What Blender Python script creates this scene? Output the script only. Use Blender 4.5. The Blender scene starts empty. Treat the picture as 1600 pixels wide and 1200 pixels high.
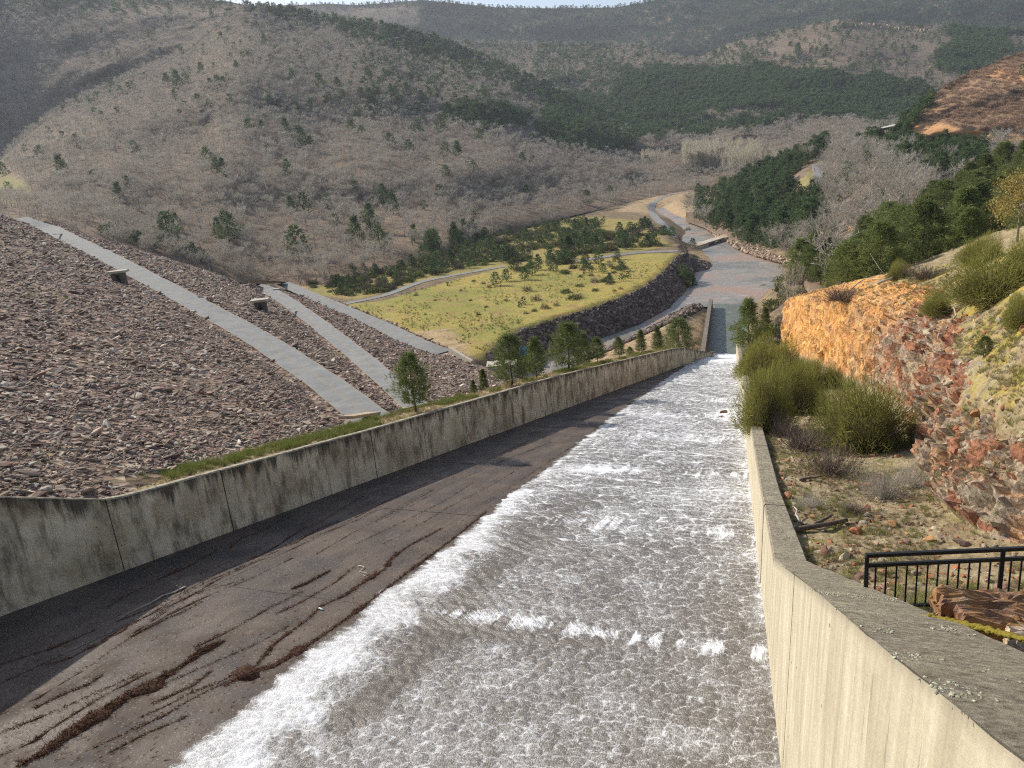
import bpy, math, random
import numpy as np
from mathutils import Matrix
SC = bpy.context.scene
COL = SC.collection
HAZE = 0.85e-4
rng = np.random.default_rng(7)
random.seed(7)

# ------------------------------------------------------------------ camera
# The viewer stands on the spillway bridge.  X runs across the chute, Y down the chute, Z up, metres.
F = 1190.0                                   # focal length in photo pixels (1600 wide)
nad = np.array([396.0, 4000.0])
dn = np.array([nad[0], nad[1], F]); dn /= np.linalg.norm(dn)
UP = -dn
def horizon(px):
    return 600 - ((px-800)*dn[0] + F*dn[2])/dn[1]
YC = np.array([455.0, horizon(1255.0)-600, F]); YC /= np.linalg.norm(YC)
MW = np.stack([np.cross(YC, UP), YC, UP])    # camera -> world
def ray(px, py):
    px = np.asarray(px, float); py = np.asarray(py, float)
    c = np.stack([px-800, py-600, np.full_like(px, F)], -1)
    return c @ MW.T
def atz(px, py, z):
    r = ray(px, py); return r*(z/r[..., 2])[..., None] if r.ndim > 1 else r*(z/r[2])
def atd(px, py, d):
    r = ray(px, py); k = d/np.hypot(r[..., 0], r[..., 1])
    return r*k[..., None] if r.ndim > 1 else r*k
def onplane(px, py, n, P):
    r = ray(px, py); k = np.dot(n, P)/(r @ n)
    return r*k[..., None] if r.ndim > 1 else r*k
def project(P):
    c = np.asarray(P, float) @ MW
    return 800+F*c[..., 0]/c[..., 2], 600+F*c[..., 1]/c[..., 2], c[..., 2]

cam = bpy.data.cameras.new('camera')
cam.sensor_fit = 'HORIZONTAL'; cam.sensor_width = 36.0; cam.lens = 36.0*F/1600.0
cam.clip_start = 0.1; cam.clip_end = 12000
camo = bpy.data.objects.new('camera', cam); COL.objects.link(camo)
right, down_, fwd = MW[:, 0], MW[:, 1], MW[:, 2]
R = Matrix(((right[0], -down_[0], -fwd[0]), (right[1], -down_[1], -fwd[1]), (right[2], -down_[2], -fwd[2])))
camo.matrix_world = R.to_4x4()
SC.camera = camo

# ------------------------------------------------------------------ light
SUN = np.array([-0.86, 0.30, 0.62]); SUN /= np.linalg.norm(SUN)
world = bpy.data.worlds.new('World'); SC.world = world; world.use_nodes = True
wn = world.node_tree; wn.nodes.clear()
wo = wn.nodes.new('ShaderNodeOutputWorld'); wb = wn.nodes.new('ShaderNodeBackground'); ws = wn.nodes.new('ShaderNodeTexSky')
ws.sky_type = 'NISHITA'; ws.sun_disc = False
ws.sun_elevation = math.asin(SUN[2]); ws.sun_rotation = math.atan2(SUN[0], SUN[1])
ws.air_density = 1.0; ws.dust_density = 4.0; ws.altitude = 900
wb.inputs['Strength'].default_value = 0.12
wn.links.new(ws.outputs[0], wb.inputs[0]); wn.links.new(wb.outputs[0], wo.inputs[0])
sl = bpy.data.lights.new('sun', 'SUN'); sl.energy = 4.9; sl.angle = math.radians(0.5); sl.color = (1.0, 0.93, 0.82)
so = bpy.data.objects.new('sun', sl); COL.objects.link(so)
from mathutils import Vector
so.rotation_euler = Vector(tuple(SUN)).to_track_quat('Z', 'Y').to_euler()
SC.view_settings.view_transform = 'Standard'; SC.view_settings.look = 'None'
SC.view_settings.exposure = 0.42; SC.view_settings.gamma = 1.0; SC.view_settings.use_curve_mapping = False
SC.render.engine = 'CYCLES'
SC.cycles.max_bounces = 5; SC.cycles.diffuse_bounces = 2; SC.cycles.glossy_bounces = 2
SC.cycles.transmission_bounces = 2; SC.cycles.transparent_max_bounces = 6; SC.cycles.volume_bounces = 0
SC.cycles.use_denoising = False; SC.cycles.filter_width = 1.15

# ------------------------------------------------------------------ numpy noise
_tab = rng.random((256, 256, 4))
def vnoise(x, y, k=0):
    x = np.asarray(x, float); y = np.asarray(y, float)
    xi = np.floor(x).astype(int); yi = np.floor(y).astype(int)
    fx = x-xi; fy = y-yi; fx = fx*fx*(3-2*fx); fy = fy*fy*(3-2*fy)
    T = _tab[..., k % 4]
    a = T[xi % 256, yi % 256]; b = T[(xi+1) % 256, yi % 256]; c = T[xi % 256, (yi+1) % 256]; d = T[(xi+1) % 256, (yi+1) % 256]
    return (a*(1-fx)+b*fx)*(1-fy)+(c*(1-fx)+d*fx)*fy*1.0 - 0.5
def fbm(x, y, o=4, k=0):
    s = 0; a = 1.0
    for i in range(o):
        s = s + a*vnoise(x*2**i+17.3*i, y*2**i+9.1*i, k+i); a *= 0.5
    return s
def cells(x, y, k=0, jit=0.85):
    """Worley noise: F1, F2, id of nearest cell, offset to it."""
    xi = np.floor(x).astype(int); yi = np.floor(y).astype(int)
    f1 = np.full(x.shape, 9.0); f2 = np.full(x.shape, 9.0); idv = np.zeros(x.shape); ox = np.zeros(x.shape); oy = np.zeros(x.shape)
    for dx in (-1, 0, 1):
        for dy in (-1, 0, 1):
            cx = xi+dx; cy = yi+dy
            px = cx+0.5+jit*(_tab[cx % 256, cy % 256, k % 4]-0.5); py = cy+0.5+jit*(_tab[cy % 256, cx % 256, (k+1) % 4]-0.5)
            d = np.hypot(px-x, py-y); m = d < f1
            f2 = np.where(m, f1, np.minimum(f2, d))
            idv = np.where(m, _tab[cx % 256, cy % 256, (k+2) % 4], idv)
            ox = np.where(m, x-px, ox); oy = np.where(m, y-py, oy)
            f1 = np.where(m, d, f1)
    return f1, f2, idv, ox, oy
def inpoly(px, py, poly):
    px = np.asarray(px, float); py = np.asarray(py, float); ins = np.zeros(px.shape, bool)
    n = len(poly); j = n-1
    for i in range(n):
        xi, yi = poly[i][:2]; xj, yj = poly[j][:2]
        if yi != yj:
            ins ^= ((yi > py) != (yj > py)) & (px < (xj-xi)*(py-yi)/(yj-yi)+xi)
        j = i
    return ins
def dpoly(x, y, pts, closed=False):
    """distance to polyline, and interpolated z of nearest point if given"""
    pts = np.asarray(pts, float); best = np.full(np.shape(x), 1e9); zz = np.zeros(np.shape(x)); tt = np.zeros(np.shape(x))
    n = len(pts); L = 0
    for i in range(n if closed else n-1):
        a = pts[i]; b = pts[(i+1) % n]; d = b[:2]-a[:2]; l2 = max(1e-9, d@d)
        t = np.clip(((x-a[0])*d[0]+(y-a[1])*d[1])/l2, 0, 1)
        r = np.hypot(x-a[0]-t*d[0], y-a[1]-t*d[1]); m = r < best
        best = np.where(m, r, best); tt = np.where(m, L+t*math.sqrt(l2), tt)
        if pts.shape[1] > 2: zz = np.where(m, a[2]+t*(b[2]-a[2]), zz)
        L += math.sqrt(l2)
    return best, zz, tt
def sstep(a, b, x):
    t = np.clip((x-a)/(b-a), 0, 1); return t*t*(3-2*t)

# ------------------------------------------------------------------ mesh helpers
def mesh(name, V, Fc, mats=None, smooth=False, attrs=None, uv=None, fmat=None):
    V = np.asarray(V, np.float32).reshape(-1, 3)
    me = bpy.data.meshes.new(name)
    if isinstance(Fc, np.ndarray) and Fc.ndim == 2:
        nf, k = Fc.shape
        me.vertices.add(len(V)); me.vertices.foreach_set('co', V.ravel())
        me.loops.add(nf*k); me.loops.foreach_set('vertex_index', Fc.astype(np.int32).ravel())
        me.polygons.add(nf); me.polygons.foreach_set('loop_start', np.arange(0, nf*k, k, dtype=np.int32))
        me.polygons.foreach_set('loop_total', np.full(nf, k, np.int32))
    else:
        me.from_pydata([tuple(map(float, v)) for v in V], [], [tuple(f) for f in Fc])
    if mats is not None:
        for m in (mats if isinstance(mats, (list, tuple)) else [mats]): me.materials.append(m)
    if fmat is not None: me.polygons.foreach_set('material_index', np.asarray(fmat, np.int32))
    if smooth is not None: me.polygons.foreach_set('use_smooth', np.full(len(me.polygons), bool(smooth)))
    if attrs:
        for k_, (dom, typ, data) in attrs.items():
            a = me.attributes.new(k_, typ, dom)
            if typ == 'FLOAT': a.data.foreach_set('value', np.asarray(data, np.float32).ravel())
            elif typ == 'INT': a.data.foreach_set('value', np.asarray(data, np.int32).ravel())
            elif typ == 'FLOAT_VECTOR': a.data.foreach_set('vector', np.asarray(data, np.float32).ravel())
    me.update(calc_edges=True); me.validate()
    return me
def link(name, me, parent=None, label=None, cat=None, group=None, kind=None, loc=None, rot=None, scale=None):
    o = bpy.data.objects.new(name, me); COL.objects.link(o)
    if parent is not None: o.parent = parent
    if loc is not None: o.location = tuple(float(v) for v in loc)
    if rot is not None: o.rotation_euler = tuple(float(v) for v in rot)
    if scale is not None: o.scale = (scale,)*3 if np.isscalar(scale) else tuple(float(v) for v in scale)
    if label: o['label'] = label
    if cat: o['category'] = cat
    if group: o['group'] = group
    if kind: o['kind'] = kind
    return o
def thing(name, label, cat, loc=(0, 0, 0), group=None, rot=None, scale=None):
    return link(name, None, None, label, cat, group, None, loc, rot, scale)
def gridfaces(nu, nv):
    i = np.arange(nu-1)[:, None]*nv+np.arange(nv-1)[None, :]
    i = i.ravel(); return np.stack([i, i+nv, i+nv+1, i+1], 1)
class MB:
    def __init__(s): s.v = []; s.f = []; s.m = []
    def add(s, V, Fc, mi=0):
        b = len(s.v); s.v += [tuple(map(float, p)) for p in V]; s.f += [tuple(b+i for i in f) for f in Fc]; s.m += [mi]*len(Fc)
    def hexa(s, P, mi=0):   # 8 corners: bottom 4 ccw, top 4
        s.add(P, [(0, 3, 2, 1), (4, 5, 6, 7), (0, 1, 5, 4), (1, 2, 6, 5), (2, 3, 7, 6), (3, 0, 4, 7)], mi)
    def box(s, c, size, rz=0, mi=0):
        cx, cy, cz = c; x, y, z = [v/2 for v in size]; ca, sa = math.cos(rz), math.sin(rz)
        P = [(cx+ca*a-sa*b, cy+sa*a+ca*b, cz+d) for d in (-z, z) for a, b in ((-x, -y), (x, -y), (x, y), (-x, y))]
        s.hexa(P, mi)
    def tube(s, pts, rad, n=5, mi=0, cap=True):
        pts = [np.asarray(p, float) for p in pts]; k = len(pts)
        rad = rad if hasattr(rad, '__len__') else [rad]*k
        V = []
        for i, p in enumerate(pts):
            t = pts[min(i+1, k-1)]-pts[max(i-1, 0)]; t = t/(np.linalg.norm(t)+1e-9)
            a = np.cross(t, (0, 0, 1.0)) if abs(t[2]) < 0.9 else np.cross(t, (1.0, 0, 0)); a /= np.linalg.norm(a)+1e-9; b = np.cross(t, a)
            for j in range(n):
                g = 2*math.pi*j/n; V.append(p+rad[i]*(a*math.cos(g)+b*math.sin(g)))
        Fc = [(i*n+j, i*n+(j+1) % n, (i+1)*n+(j+1) % n, (i+1)*n+j) for i in range(k-1) for j in range(n)]
        if cap: Fc += [tuple(range(n-1, -1, -1)), tuple((k-1)*n+j for j in range(n))]
        s.add(V, Fc, mi)
    def bar(s, a, b, w, h, mi=0):
        a = np.asarray(a, float); b = np.asarray(b, float); t = b-a; t /= np.linalg.norm(t)
        u = np.cross(t, (0, 0, 1.0)) if abs(t[2]) < 0.95 else np.array([1.0, 0, 0]); u /= np.linalg.norm(u); v = np.cross(u, t)
        P = [p+u*x*w/2+v*y*h/2 for p in (a, b) for x, y in ((-1, -1), (1, -1), (1, 1), (-1, 1))]
        s.hexa(P, mi)
    def mesh(s, name, mats, smooth=False):
        return mesh(name, s.v, s.f, mats, smooth, fmat=s.m)
def soup(B, D, W, side=None, twist=None):
    """thin triangles: base points B, vectors D, widths W"""
    n = len(B)
    if side is None:
        r = rng.normal(size=(n, 3)); side = np.cross(D, r); side /= np.linalg.norm(side, axis=1, keepdims=True)+1e-9
    V = np.stack([B-side*W[:, None]/2, B+side*W[:, None]/2, B+D], 1).reshape(-1, 3)
    return V, np.arange(3*n).reshape(n, 3)
def quadleaf(B, D, W):
    n = len(B); r = rng.normal(size=(n, 3)); s = np.cross(D, r); s /= np.linalg.norm(s, axis=1, keepdims=True)+1e-9
    V = np.stack([B, B+D*0.5+s*W[:, None]/2, B+D, B+D*0.5-s*W[:, None]/2], 1).reshape(-1, 3)
    return V, np.arange(4*n).reshape(n, 4)

# ------------------------------------------------------------------ materials
def newmat(name):
    m = bpy.data.materials.new(name); m.use_nodes = True; nt = m.node_tree; nt.nodes.clear()
    return m, nt
class NB:
    def __init__(s, name, rough=0.9, spec=0.2):
        s.mat, s.nt = newmat(name); s.out = s.nt.nodes.new('ShaderNodeOutputMaterial'); s.b = s.nt.nodes.new('ShaderNodeBsdfPrincipled')
        s.nt.links.new(s.b.outputs[0], s.out.inputs[0]); s.b.inputs['Roughness'].default_value = rough
        s.b.inputs['Specular IOR Level'].default_value = spec
        s.tc = s.nt.nodes.new('ShaderNodeTexCoord')
    def n(s, t, **kw):
        nd = s.nt.nodes.new(t)
        for k, v in kw.items():
            if k.startswith('_'): setattr(nd, k[1:], v)
            else: s.set(nd.inputs[k.replace('__', ' ')], v)
        return nd
    def set(s, inp, v):
        if hasattr(v, 'links') or isinstance(v, bpy.types.NodeSocket): s.nt.links.new(v, inp)
        else: inp.default_value = v
    def attr(s, name, out='Fac'):
        a = s.nt.nodes.new('ShaderNodeAttribute'); a.attribute_name = name; return a.outputs[out]
    def mapping(s, scale=(1, 1, 1), vec=None, rot=(0, 0, 0)):
        m = s.nt.nodes.new('ShaderNodeMapping'); m.inputs['Scale'].default_value = scale; m.inputs['Rotation'].default_value = rot
        s.nt.links.new(vec if vec is not None else s.tc.outputs['Object'], m.inputs['Vector']); return m.outputs[0]
    def noise(s, scale, detail=4, rough=0.55, vec=None, dist=0.0, out='Fac'):
        nd = s.nt.nodes.new('ShaderNodeTexNoise'); nd.inputs['Scale'].default_value = scale; nd.inputs['Detail'].default_value = detail
        nd.inputs['Roughness'].default_value = rough; nd.inputs['Distortion'].default_value = dist
        s.nt.links.new(vec if vec is not None else s.tc.outputs['Object'], nd.inputs['Vector']); return nd.outputs[out]
    def vor(s, scale, vec=None, feature='F1', out='Distance', rand=1.0):
        nd = s.nt.nodes.new('ShaderNodeTexVoronoi'); nd.feature = feature; nd.inputs['Scale'].default_value = scale; nd.inputs['Randomness'].default_value = rand
        s.nt.links.new(vec if vec is not None else s.tc.outputs['Object'], nd.inputs['Vector']); return nd.outputs[out]
    def ramp(s, fac, stops, interp='LINEAR'):
        r = s.nt.nodes.new('ShaderNodeValToRGB'); r.color_ramp.interpolation = interp
        e = r.color_ramp.elements
        while len(e) < len(stops): e.new(0.5)
        for i, (p, c) in enumerate(stops):
            e[i].position = p; e[i].color = (c, c, c, 1) if np.isscalar(c) else (*c, 1)
        s.nt.links.new(fac, r.inputs[0]); return r.outputs[0]
    def math(s, op, a, b=0.0, c=None):
        m = s.nt.nodes.new('ShaderNodeMath'); m.operation = op; s.set(m.inputs[0], a); s.set(m.inputs[1], b)
        if c is not None: s.set(m.inputs[2], c)
        return m.outputs[0]
    def mix(s, f, a, b, mode='MIX'):
        m = s.nt.nodes.new('ShaderNodeMix'); m.data_type = 'RGBA'; m.blend_type = mode
        s.set(m.inputs[0], f)
        for inp, v in ((m.inputs[6], a), (m.inputs[7], b)):
            if isinstance(v, tuple): inp.default_value = (*v, 1) if len(v) == 3 else v
            else: s.nt.links.new(v, inp)
        return m.outputs[2]
    def bump(s, h, strength=0.5, dist=0.1):
        b = s.nt.nodes.new('ShaderNodeBump'); b.inputs['Strength'].default_value = strength; b.inputs['Distance'].default_value = dist
        s.nt.links.new(h, b.inputs['Height']); s.nt.links.new(b.outputs[0], s.b.inputs['Normal'])
    def col(s, c): s.set(s.b.inputs['Base Color'], (*c, 1) if isinstance(c, tuple) else c)
    def rnd(s):
        o = s.nt.nodes.new('ShaderNodeObjectInfo'); return o.outputs['Random']
    def sepxyz(s, v):
        x = s.nt.nodes.new('ShaderNodeSeparateXYZ'); s.nt.links.new(v, x.inputs[0]); return x.outputs
def hsvvar(N, col, amt=0.25, sat=1.0, rnd=None):
    h = N.nt.nodes.new('ShaderNodeHueSaturation'); N.nt.links.new(col, h.inputs['Color']); h.inputs['Saturation'].default_value = sat
    v = N.math('MULTIPLY_ADD', rnd if rnd is not None else N.rnd(), 2*amt, 1-amt); N.nt.links.new(v, h.inputs['Value']); return h.outputs[0]

def M_foliage(name, c1, c2, scale=2.0, amt=0.25, trans=0.0):
    N = NB(name, 0.75, 0.25)
    w = N.noise(scale, 2)
    c = N.mix(N.math('MULTIPLY', N.attr('rv'), 1.0), c1, c2)
    c = N.mix(N.math('MULTIPLY', w, 0.5), c, tuple(v*0.55 for v in c1))
    N.col(hsvvar(N, c, amt))
    if trans:
        N.b.inputs['Transmission Weight'].default_value = 0
        t = N.nt.nodes.new('ShaderNodeBsdfTranslucent'); N.nt.links.new(c, t.inputs[0]); mx = N.nt.nodes.new('ShaderNodeMixShader'); mx.inputs[0].default_value = trans
        N.nt.links.new(N.b.outputs[0], mx.inputs[1]); N.nt.links.new(t.outputs[0], mx.inputs[2]); N.nt.links.new(mx.outputs[0], N.out.inputs[0])
    return N.mat
M = {}
M['pine'] = M_foliage('pine_needles', (0.125, 0.165, 0.048), (0.25, 0.285, 0.095), 1.2, 0.38, 0.35)
M['pinefar'] = M_foliage('dark_pine_needles', (0.075, 0.125, 0.050), (0.15, 0.205, 0.085), 0.5, 0.3, 0.3)
M['broom'] = M_foliage('broom_stems', (0.20, 0.21, 0.045), (0.38, 0.36, 0.10), 1.5, 0.15, 0.35)
M['broomdark'] = M_foliage('broom_base_twigs', (0.20, 0.16, 0.11), (0.36, 0.30, 0.22), 1.5, 0.15, 0.2)
M['twig'] = M_foliage('bare_twigs', (0.35, 0.315, 0.262), (0.60, 0.555, 0.475), 0.6, 0.28, 0.32)
M['poplar'] = M_foliage('poplar_twigs', (0.52, 0.47, 0.36), (0.72, 0.66, 0.50), 0.6, 0.15, 0.4)
M['bushbrown'] = M_foliage('bush_twigs', (0.12, 0.09, 0.08), (0.24, 0.19, 0.15), 1.0, 0.2)
M['bushgreen'] = M_foliage('bush_leaves', (0.13, 0.16, 0.05), (0.26, 0.27, 0.10), 1.0, 0.25, 0.1)
M['scrub'] = M_foliage('heath_scrub', (0.34, 0.22, 0.15), (0.52, 0.37, 0.26), 0.6, 0.25, 0.2)
M['drygrass'] = M_foliage('dry_grass', (0.36, 0.29, 0.15), (0.55, 0.46, 0.26), 1.0, 0.2, 0.2)
M['greengrass'] = M_foliage('green_grass', (0.17, 0.21, 0.045), (0.33, 0.35, 0.10), 1.0, 0.2, 0.2)
M['oakyellow'] = M_foliage('withered_leaves', (0.36, 0.26, 0.07), (0.50, 0.40, 0.14), 1.0, 0.2, 0.3)
def M_simple(name, c1, c2, scale=3, rough=0.9, bump=0.3, bd=0.05, amt=0.0, spec=0.2):
    N = NB(name, rough, spec); w = N.noise(scale, 6, 0.6); c = N.ramp(w, [(0.3, c1), (0.7, c2)])
    N.col(hsvvar(N, c, amt) if amt else c); 
    if bump: N.bump(N.noise(scale*4, 5, 0.6), bump, bd)
    return N.mat
M['bark'] = M_simple('pine_bark', (0.07, 0.05, 0.04), (0.16, 0.12, 0.09), 6)
M['barkgrey'] = M_simple('grey_bark', (0.20, 0.18, 0.16), (0.36, 0.33, 0.29), 4)
M['birch'] = M_simple('birch_bark', (0.45, 0.42, 0.38), (0.75, 0.72, 0.67), 3)
M['deadwood'] = M_simple('weathered_dead_wood', (0.30, 0.27, 0.23), (0.55, 0.50, 0.43), 8)
M['darkwood'] = M_simple('rotten_dark_wood', (0.07, 0.055, 0.045), (0.2, 0.16, 0.13), 8)
M['black'] = M_simple('black_paint', (0.008, 0.008, 0.009), (0.014, 0.014, 0.015), 5, 0.45, 0, spec=0.4)
M['conc'] = M_simple('pale_concrete', (0.38, 0.35, 0.28), (0.55, 0.50, 0.41), 1.5)
M['concdark'] = M_simple('weathered_concrete', (0.12, 0.10, 0.085), (0.24, 0.21, 0.17), 1.5)
M['plaster'] = M_simple('white_plaster', (0.55, 0.53, 0.48), (0.72, 0.70, 0.64), 2, 0.9, 0.1)
M['blue'] = M_simple('blue_plastic', (0.02, 0.16, 0.42), (0.03, 0.22, 0.55), 2, 0.5, 0.1)
M['steel'] = M_simple('galvanised_steel', (0.35, 0.35, 0.34), (0.5, 0.5, 0.48), 2, 0.5, 0)
M['dark'] = M_simple('dark_void', (0.012, 0.011, 0.01), (0.02, 0.018, 0.016), 2, 0.9, 0)
M['bottle'] = M_simple('white_plastic', (0.6, 0.65, 0.65), (0.75, 0.8, 0.8), 2, 0.3, 0)

def M_rock(name, stops, amt=0.3, lich=0.25):
    N = NB(name, 0.88, 0.25); o = N.nt.nodes.new('ShaderNodeObjectInfo')
    c = N.ramp(o.outputs['Random'], stops)
    r2 = N.math('FRACT', N.math('MULTIPLY', o.outputs['Random'], 37.0))
    c = hsvvar(N, c, amt, 1.0, r2)
    w = N.noise(5.0, 4, 0.6)
    c = N.mix(N.ramp(w, [(0.55, 0.0), (0.7, lich)]), c, (0.42, 0.38, 0.30))
    c = N.mix(N.ramp(N.noise(2.0, 3), [(0.3, 0.5), (0.5, 0.0)]), c, (0.05, 0.04, 0.035))
    N.col(c); N.bump(N.noise(9.0, 5, 0.6), 0.5, 0.04); return N.mat
M['damrock'] = M_rock('reddish_rockfill', [(0.0, (0.15, 0.09, 0.07)), (0.2, (0.30, 0.20, 0.145)), (0.4, (0.19, 0.145, 0.12)), (0.6, (0.40, 0.30, 0.215)), (0.8, (0.27, 0.235, 0.195)), (1.0, (0.62, 0.55, 0.44))])
M['bankrock'] = M_rock('dark_riprap', [(0.0, (0.09, 0.068, 0.058)), (0.5, (0.17, 0.125, 0.10)), (1.0, (0.32, 0.26, 0.215))], 0.3, 0.12)
M['palerock'] = M_rock('pale_riprap', [(0.0, (0.30, 0.21, 0.14)), (0.5, (0.42, 0.31, 0.21)), (1.0, (0.55, 0.44, 0.33))], 0.2, 0.2)
M['cliffrock'] = M_rock('ochre_boulder', [(0.0, (0.36, 0.13, 0.06)), (0.35, (0.42, 0.24, 0.11)), (0.6, (0.22, 0.11, 0.085)), (0.8, (0.38, 0.34, 0.25)), (1.0, (0.5, 0.42, 0.28))], 0.2, 0.3)
# ------------------------------------------------------------------ scatter for uncountable stuff
def scatter(name, P, rot, scl, protos, idx=None, kind='stuff', parent=None, label=None, cat=None):
    n = len(P)
    c = bpy.data.collections.new(name+'_sources')
    for i, me in enumerate(protos):
        c.objects.link(bpy.data.objects.new('%s_source_%02d' % (name, i), me))
    if idx is None: idx = rng.integers(0, len(protos), n)
    if np.ndim(scl) == 1: scl = np.repeat(np.asarray(scl)[:, None], 3, 1)
    me = bpy.data.meshes.new(name); me.vertices.add(n); me.vertices.foreach_set('co', np.asarray(P, np.float32).ravel())
    for k, t, d, f in (('rot', 'FLOAT_VECTOR', rot, 'vector'), ('scl', 'FLOAT_VECTOR', scl, 'vector'), ('idx', 'INT', idx, 'value')):
        a = me.attributes.new(k, t, 'POINT'); a.data.foreach_set(f, np.asarray(d, np.int32 if t == 'INT' else np.float32).ravel())
    o = link(name, me, parent, label, cat, None, kind)
    g = bpy.data.node_groups.new(name, 'GeometryNodeTree')
    g.interface.new_socket('Geometry', in_out='INPUT', socket_type='NodeSocketGeometry'); g.interface.new_socket('Geometry', in_out='OUTPUT', socket_type='NodeSocketGeometry')
    gi = g.nodes.new('NodeGroupInput'); go = g.nodes.new('NodeGroupOutput')
    ip = g.nodes.new('GeometryNodeInstanceOnPoints'); ci = g.nodes.new('GeometryNodeCollectionInfo')
    ci.inputs[0].default_value = c; ci.inputs['Separate Children'].default_value = True; ci.inputs['Reset Children'].default_value = True
    ip.inputs['Pick Instance'].default_value = True
    def na(nm, dt):
        a = g.nodes.new('GeometryNodeInputNamedAttribute'); a.data_type = dt; a.inputs['Name'].default_value = nm
        return [s for s in a.outputs if s.enabled and s.name == 'Attribute'][0]
    er = g.nodes.new('FunctionNodeEulerToRotation')
    g.links.new(gi.outputs[0], ip.inputs['Points']); g.links.new(ci.outputs[0], ip.inputs['Instance'])
    g.links.new(na('idx', 'INT'), ip.inputs['Instance Index']); g.links.new(na('rot', 'FLOAT_VECTOR'), er.inputs[0]); g.links.new(er.outputs[0], ip.inputs['Rotation'])
    g.links.new(na('scl', 'FLOAT_VECTOR'), ip.inputs['Scale']); g.links.new(ip.outputs[0], go.inputs[0])
    md = o.modifiers.new('scatter', 'NODES'); md.node_group = g
    return o

# ------------------------------------------------------------------ rocks
def rockmesh(name, m, seed, flat=0.6, n=1, blocky=1.0):
    import bmesh
    r = np.random.default_rng(seed); bm = bmesh.new(); bmesh.ops.create_icosphere(bm, subdivisions=n+0, radius=1.0)
    V = np.array([v.co[:] for v in bm.verts]); Fc = [tuple(v.index for v in f.verts) for f in bm.faces]; bm.free()
    # clip by random planes: angular quarried faces
    for _ in range(7):
        d = r.normal(size=3); d /= np.linalg.norm(d); c = r.uniform(0.45, 0.75)
        k = V @ d; V = V - np.outer(np.maximum(0, k-c), d)*blocky
    V *= np.array([1, r.uniform(0.6, 0.85), flat*r.uniform(0.8, 1.15)])
    return mesh(name, V, Fc, m, False)
ROCKS = [rockmesh('dam_stone', M['damrock'], s, 0.55, 2 if s < 4 else 1) for s in range(8)]
BROCKS = [rockmesh('riprap_stone', M['bankrock'], 20+s, 0.7, 1) for s in range(5)]
PROCKS = [rockmesh('pale_stone', M['palerock'], 30+s, 0.65, 1) for s in range(5)]
CROCKS = [rockmesh('cliff_stone', M['cliffrock'], 40+s, 0.6, 2) for s in range(6)]
def rrot(n, tilt=0.5):
    return np.stack([rng.uniform(-tilt, tilt, n), rng.uniform(-tilt, tilt, n), rng.uniform(0, 6.283, n)], 1)

# ------------------------------------------------------------------ chute geometry functions
def zfl(y): return -11.29-0.2035*np.asarray(y, float)
def xl(y): return -27.6+(np.asarray(y, float)-21)*0.0734              # left wall inner face
def xr(y): return -0.34-0.0853*(np.asarray(y, float)-15.6)            # right wall inner face (foot)
def ztl(y):
    y = np.asarray(y, float); b = np.interp(y, [21.8, 40, 73, 105, 125, 134, 142, 150], [3.35, 3.4, 3.85, 3.7, 3.55, 3.2, 2.2, 1.2])
    return np.where(y < 21.8, zfl(21.8)+3.35+0.5*(21.8-y), zfl(y)+b)
def ztr(y):
    y = np.asarray(y, float)
    return np.where(y < 21.35, zfl(21.35)+3.5+0.52*(21.35-y), zfl(y)+np.interp(y, [21, 60, 150], [3.5, 3.3, 3.0]))
def thr(y): return np.interp(y, [0, 8, 13, 21, 30, 150], [1.5, 1.35, 1.2, 1.0, 0.75, 0.6])

# ---- materials
N = NB('wet_chute_concrete', 0.55, 0.35)
flow = N.mapping((1.0, 0.16, 1.0), rot=(0, 0, -0.09))
c = N.ramp(N.noise(0.9, 6, 0.65, flow), [(0.3, (0.050, 0.037, 0.030)), (0.55, (0.100, 0.075, 0.058)), (0.75, (0.145, 0.112, 0.088))])
c = N.mix(N.ramp(N.noise(0.35, 4, 0.6), [(0.45, 0.0), (0.7, 0.7)]), c, (0.035, 0.03, 0.032))
c = N.mix(N.ramp(N.noise(1.3, 4, 0.6, N.mapping((1, 0.4, 1))), [(0.62, 0.0), (0.75, 0.45)]), c, (0.17, 0.12, 0.08))
spk = N.vor(8.0); c = N.mix(N.ramp(spk, [(0.0, 0.75), (0.17, 0.65), (0.23, 0.0)]), c, N.mix(N.noise(30, 2), (0.10, 0.08, 0.06), (0.42, 0.37, 0.28)))
streak = N.noise(5.0, 5, 0.7, N.mapping((1.0, 0.10, 1.0), rot=(0, 0, -0.09)))
c = N.mix(N.ramp(streak, [(0.6, 0.0), (0.7, 0.55)]), c, (0.045, 0.018, 0.012))
N.col(c); N.set(N.b.inputs['Roughness'], N.ramp(N.noise(0.5, 3), [(0.4, 0.5), (0.6, 0.85)]))
N.bump(N.noise(14, 6, 0.7), 0.6, 0.03); M['chute'] = N.mat

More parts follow.
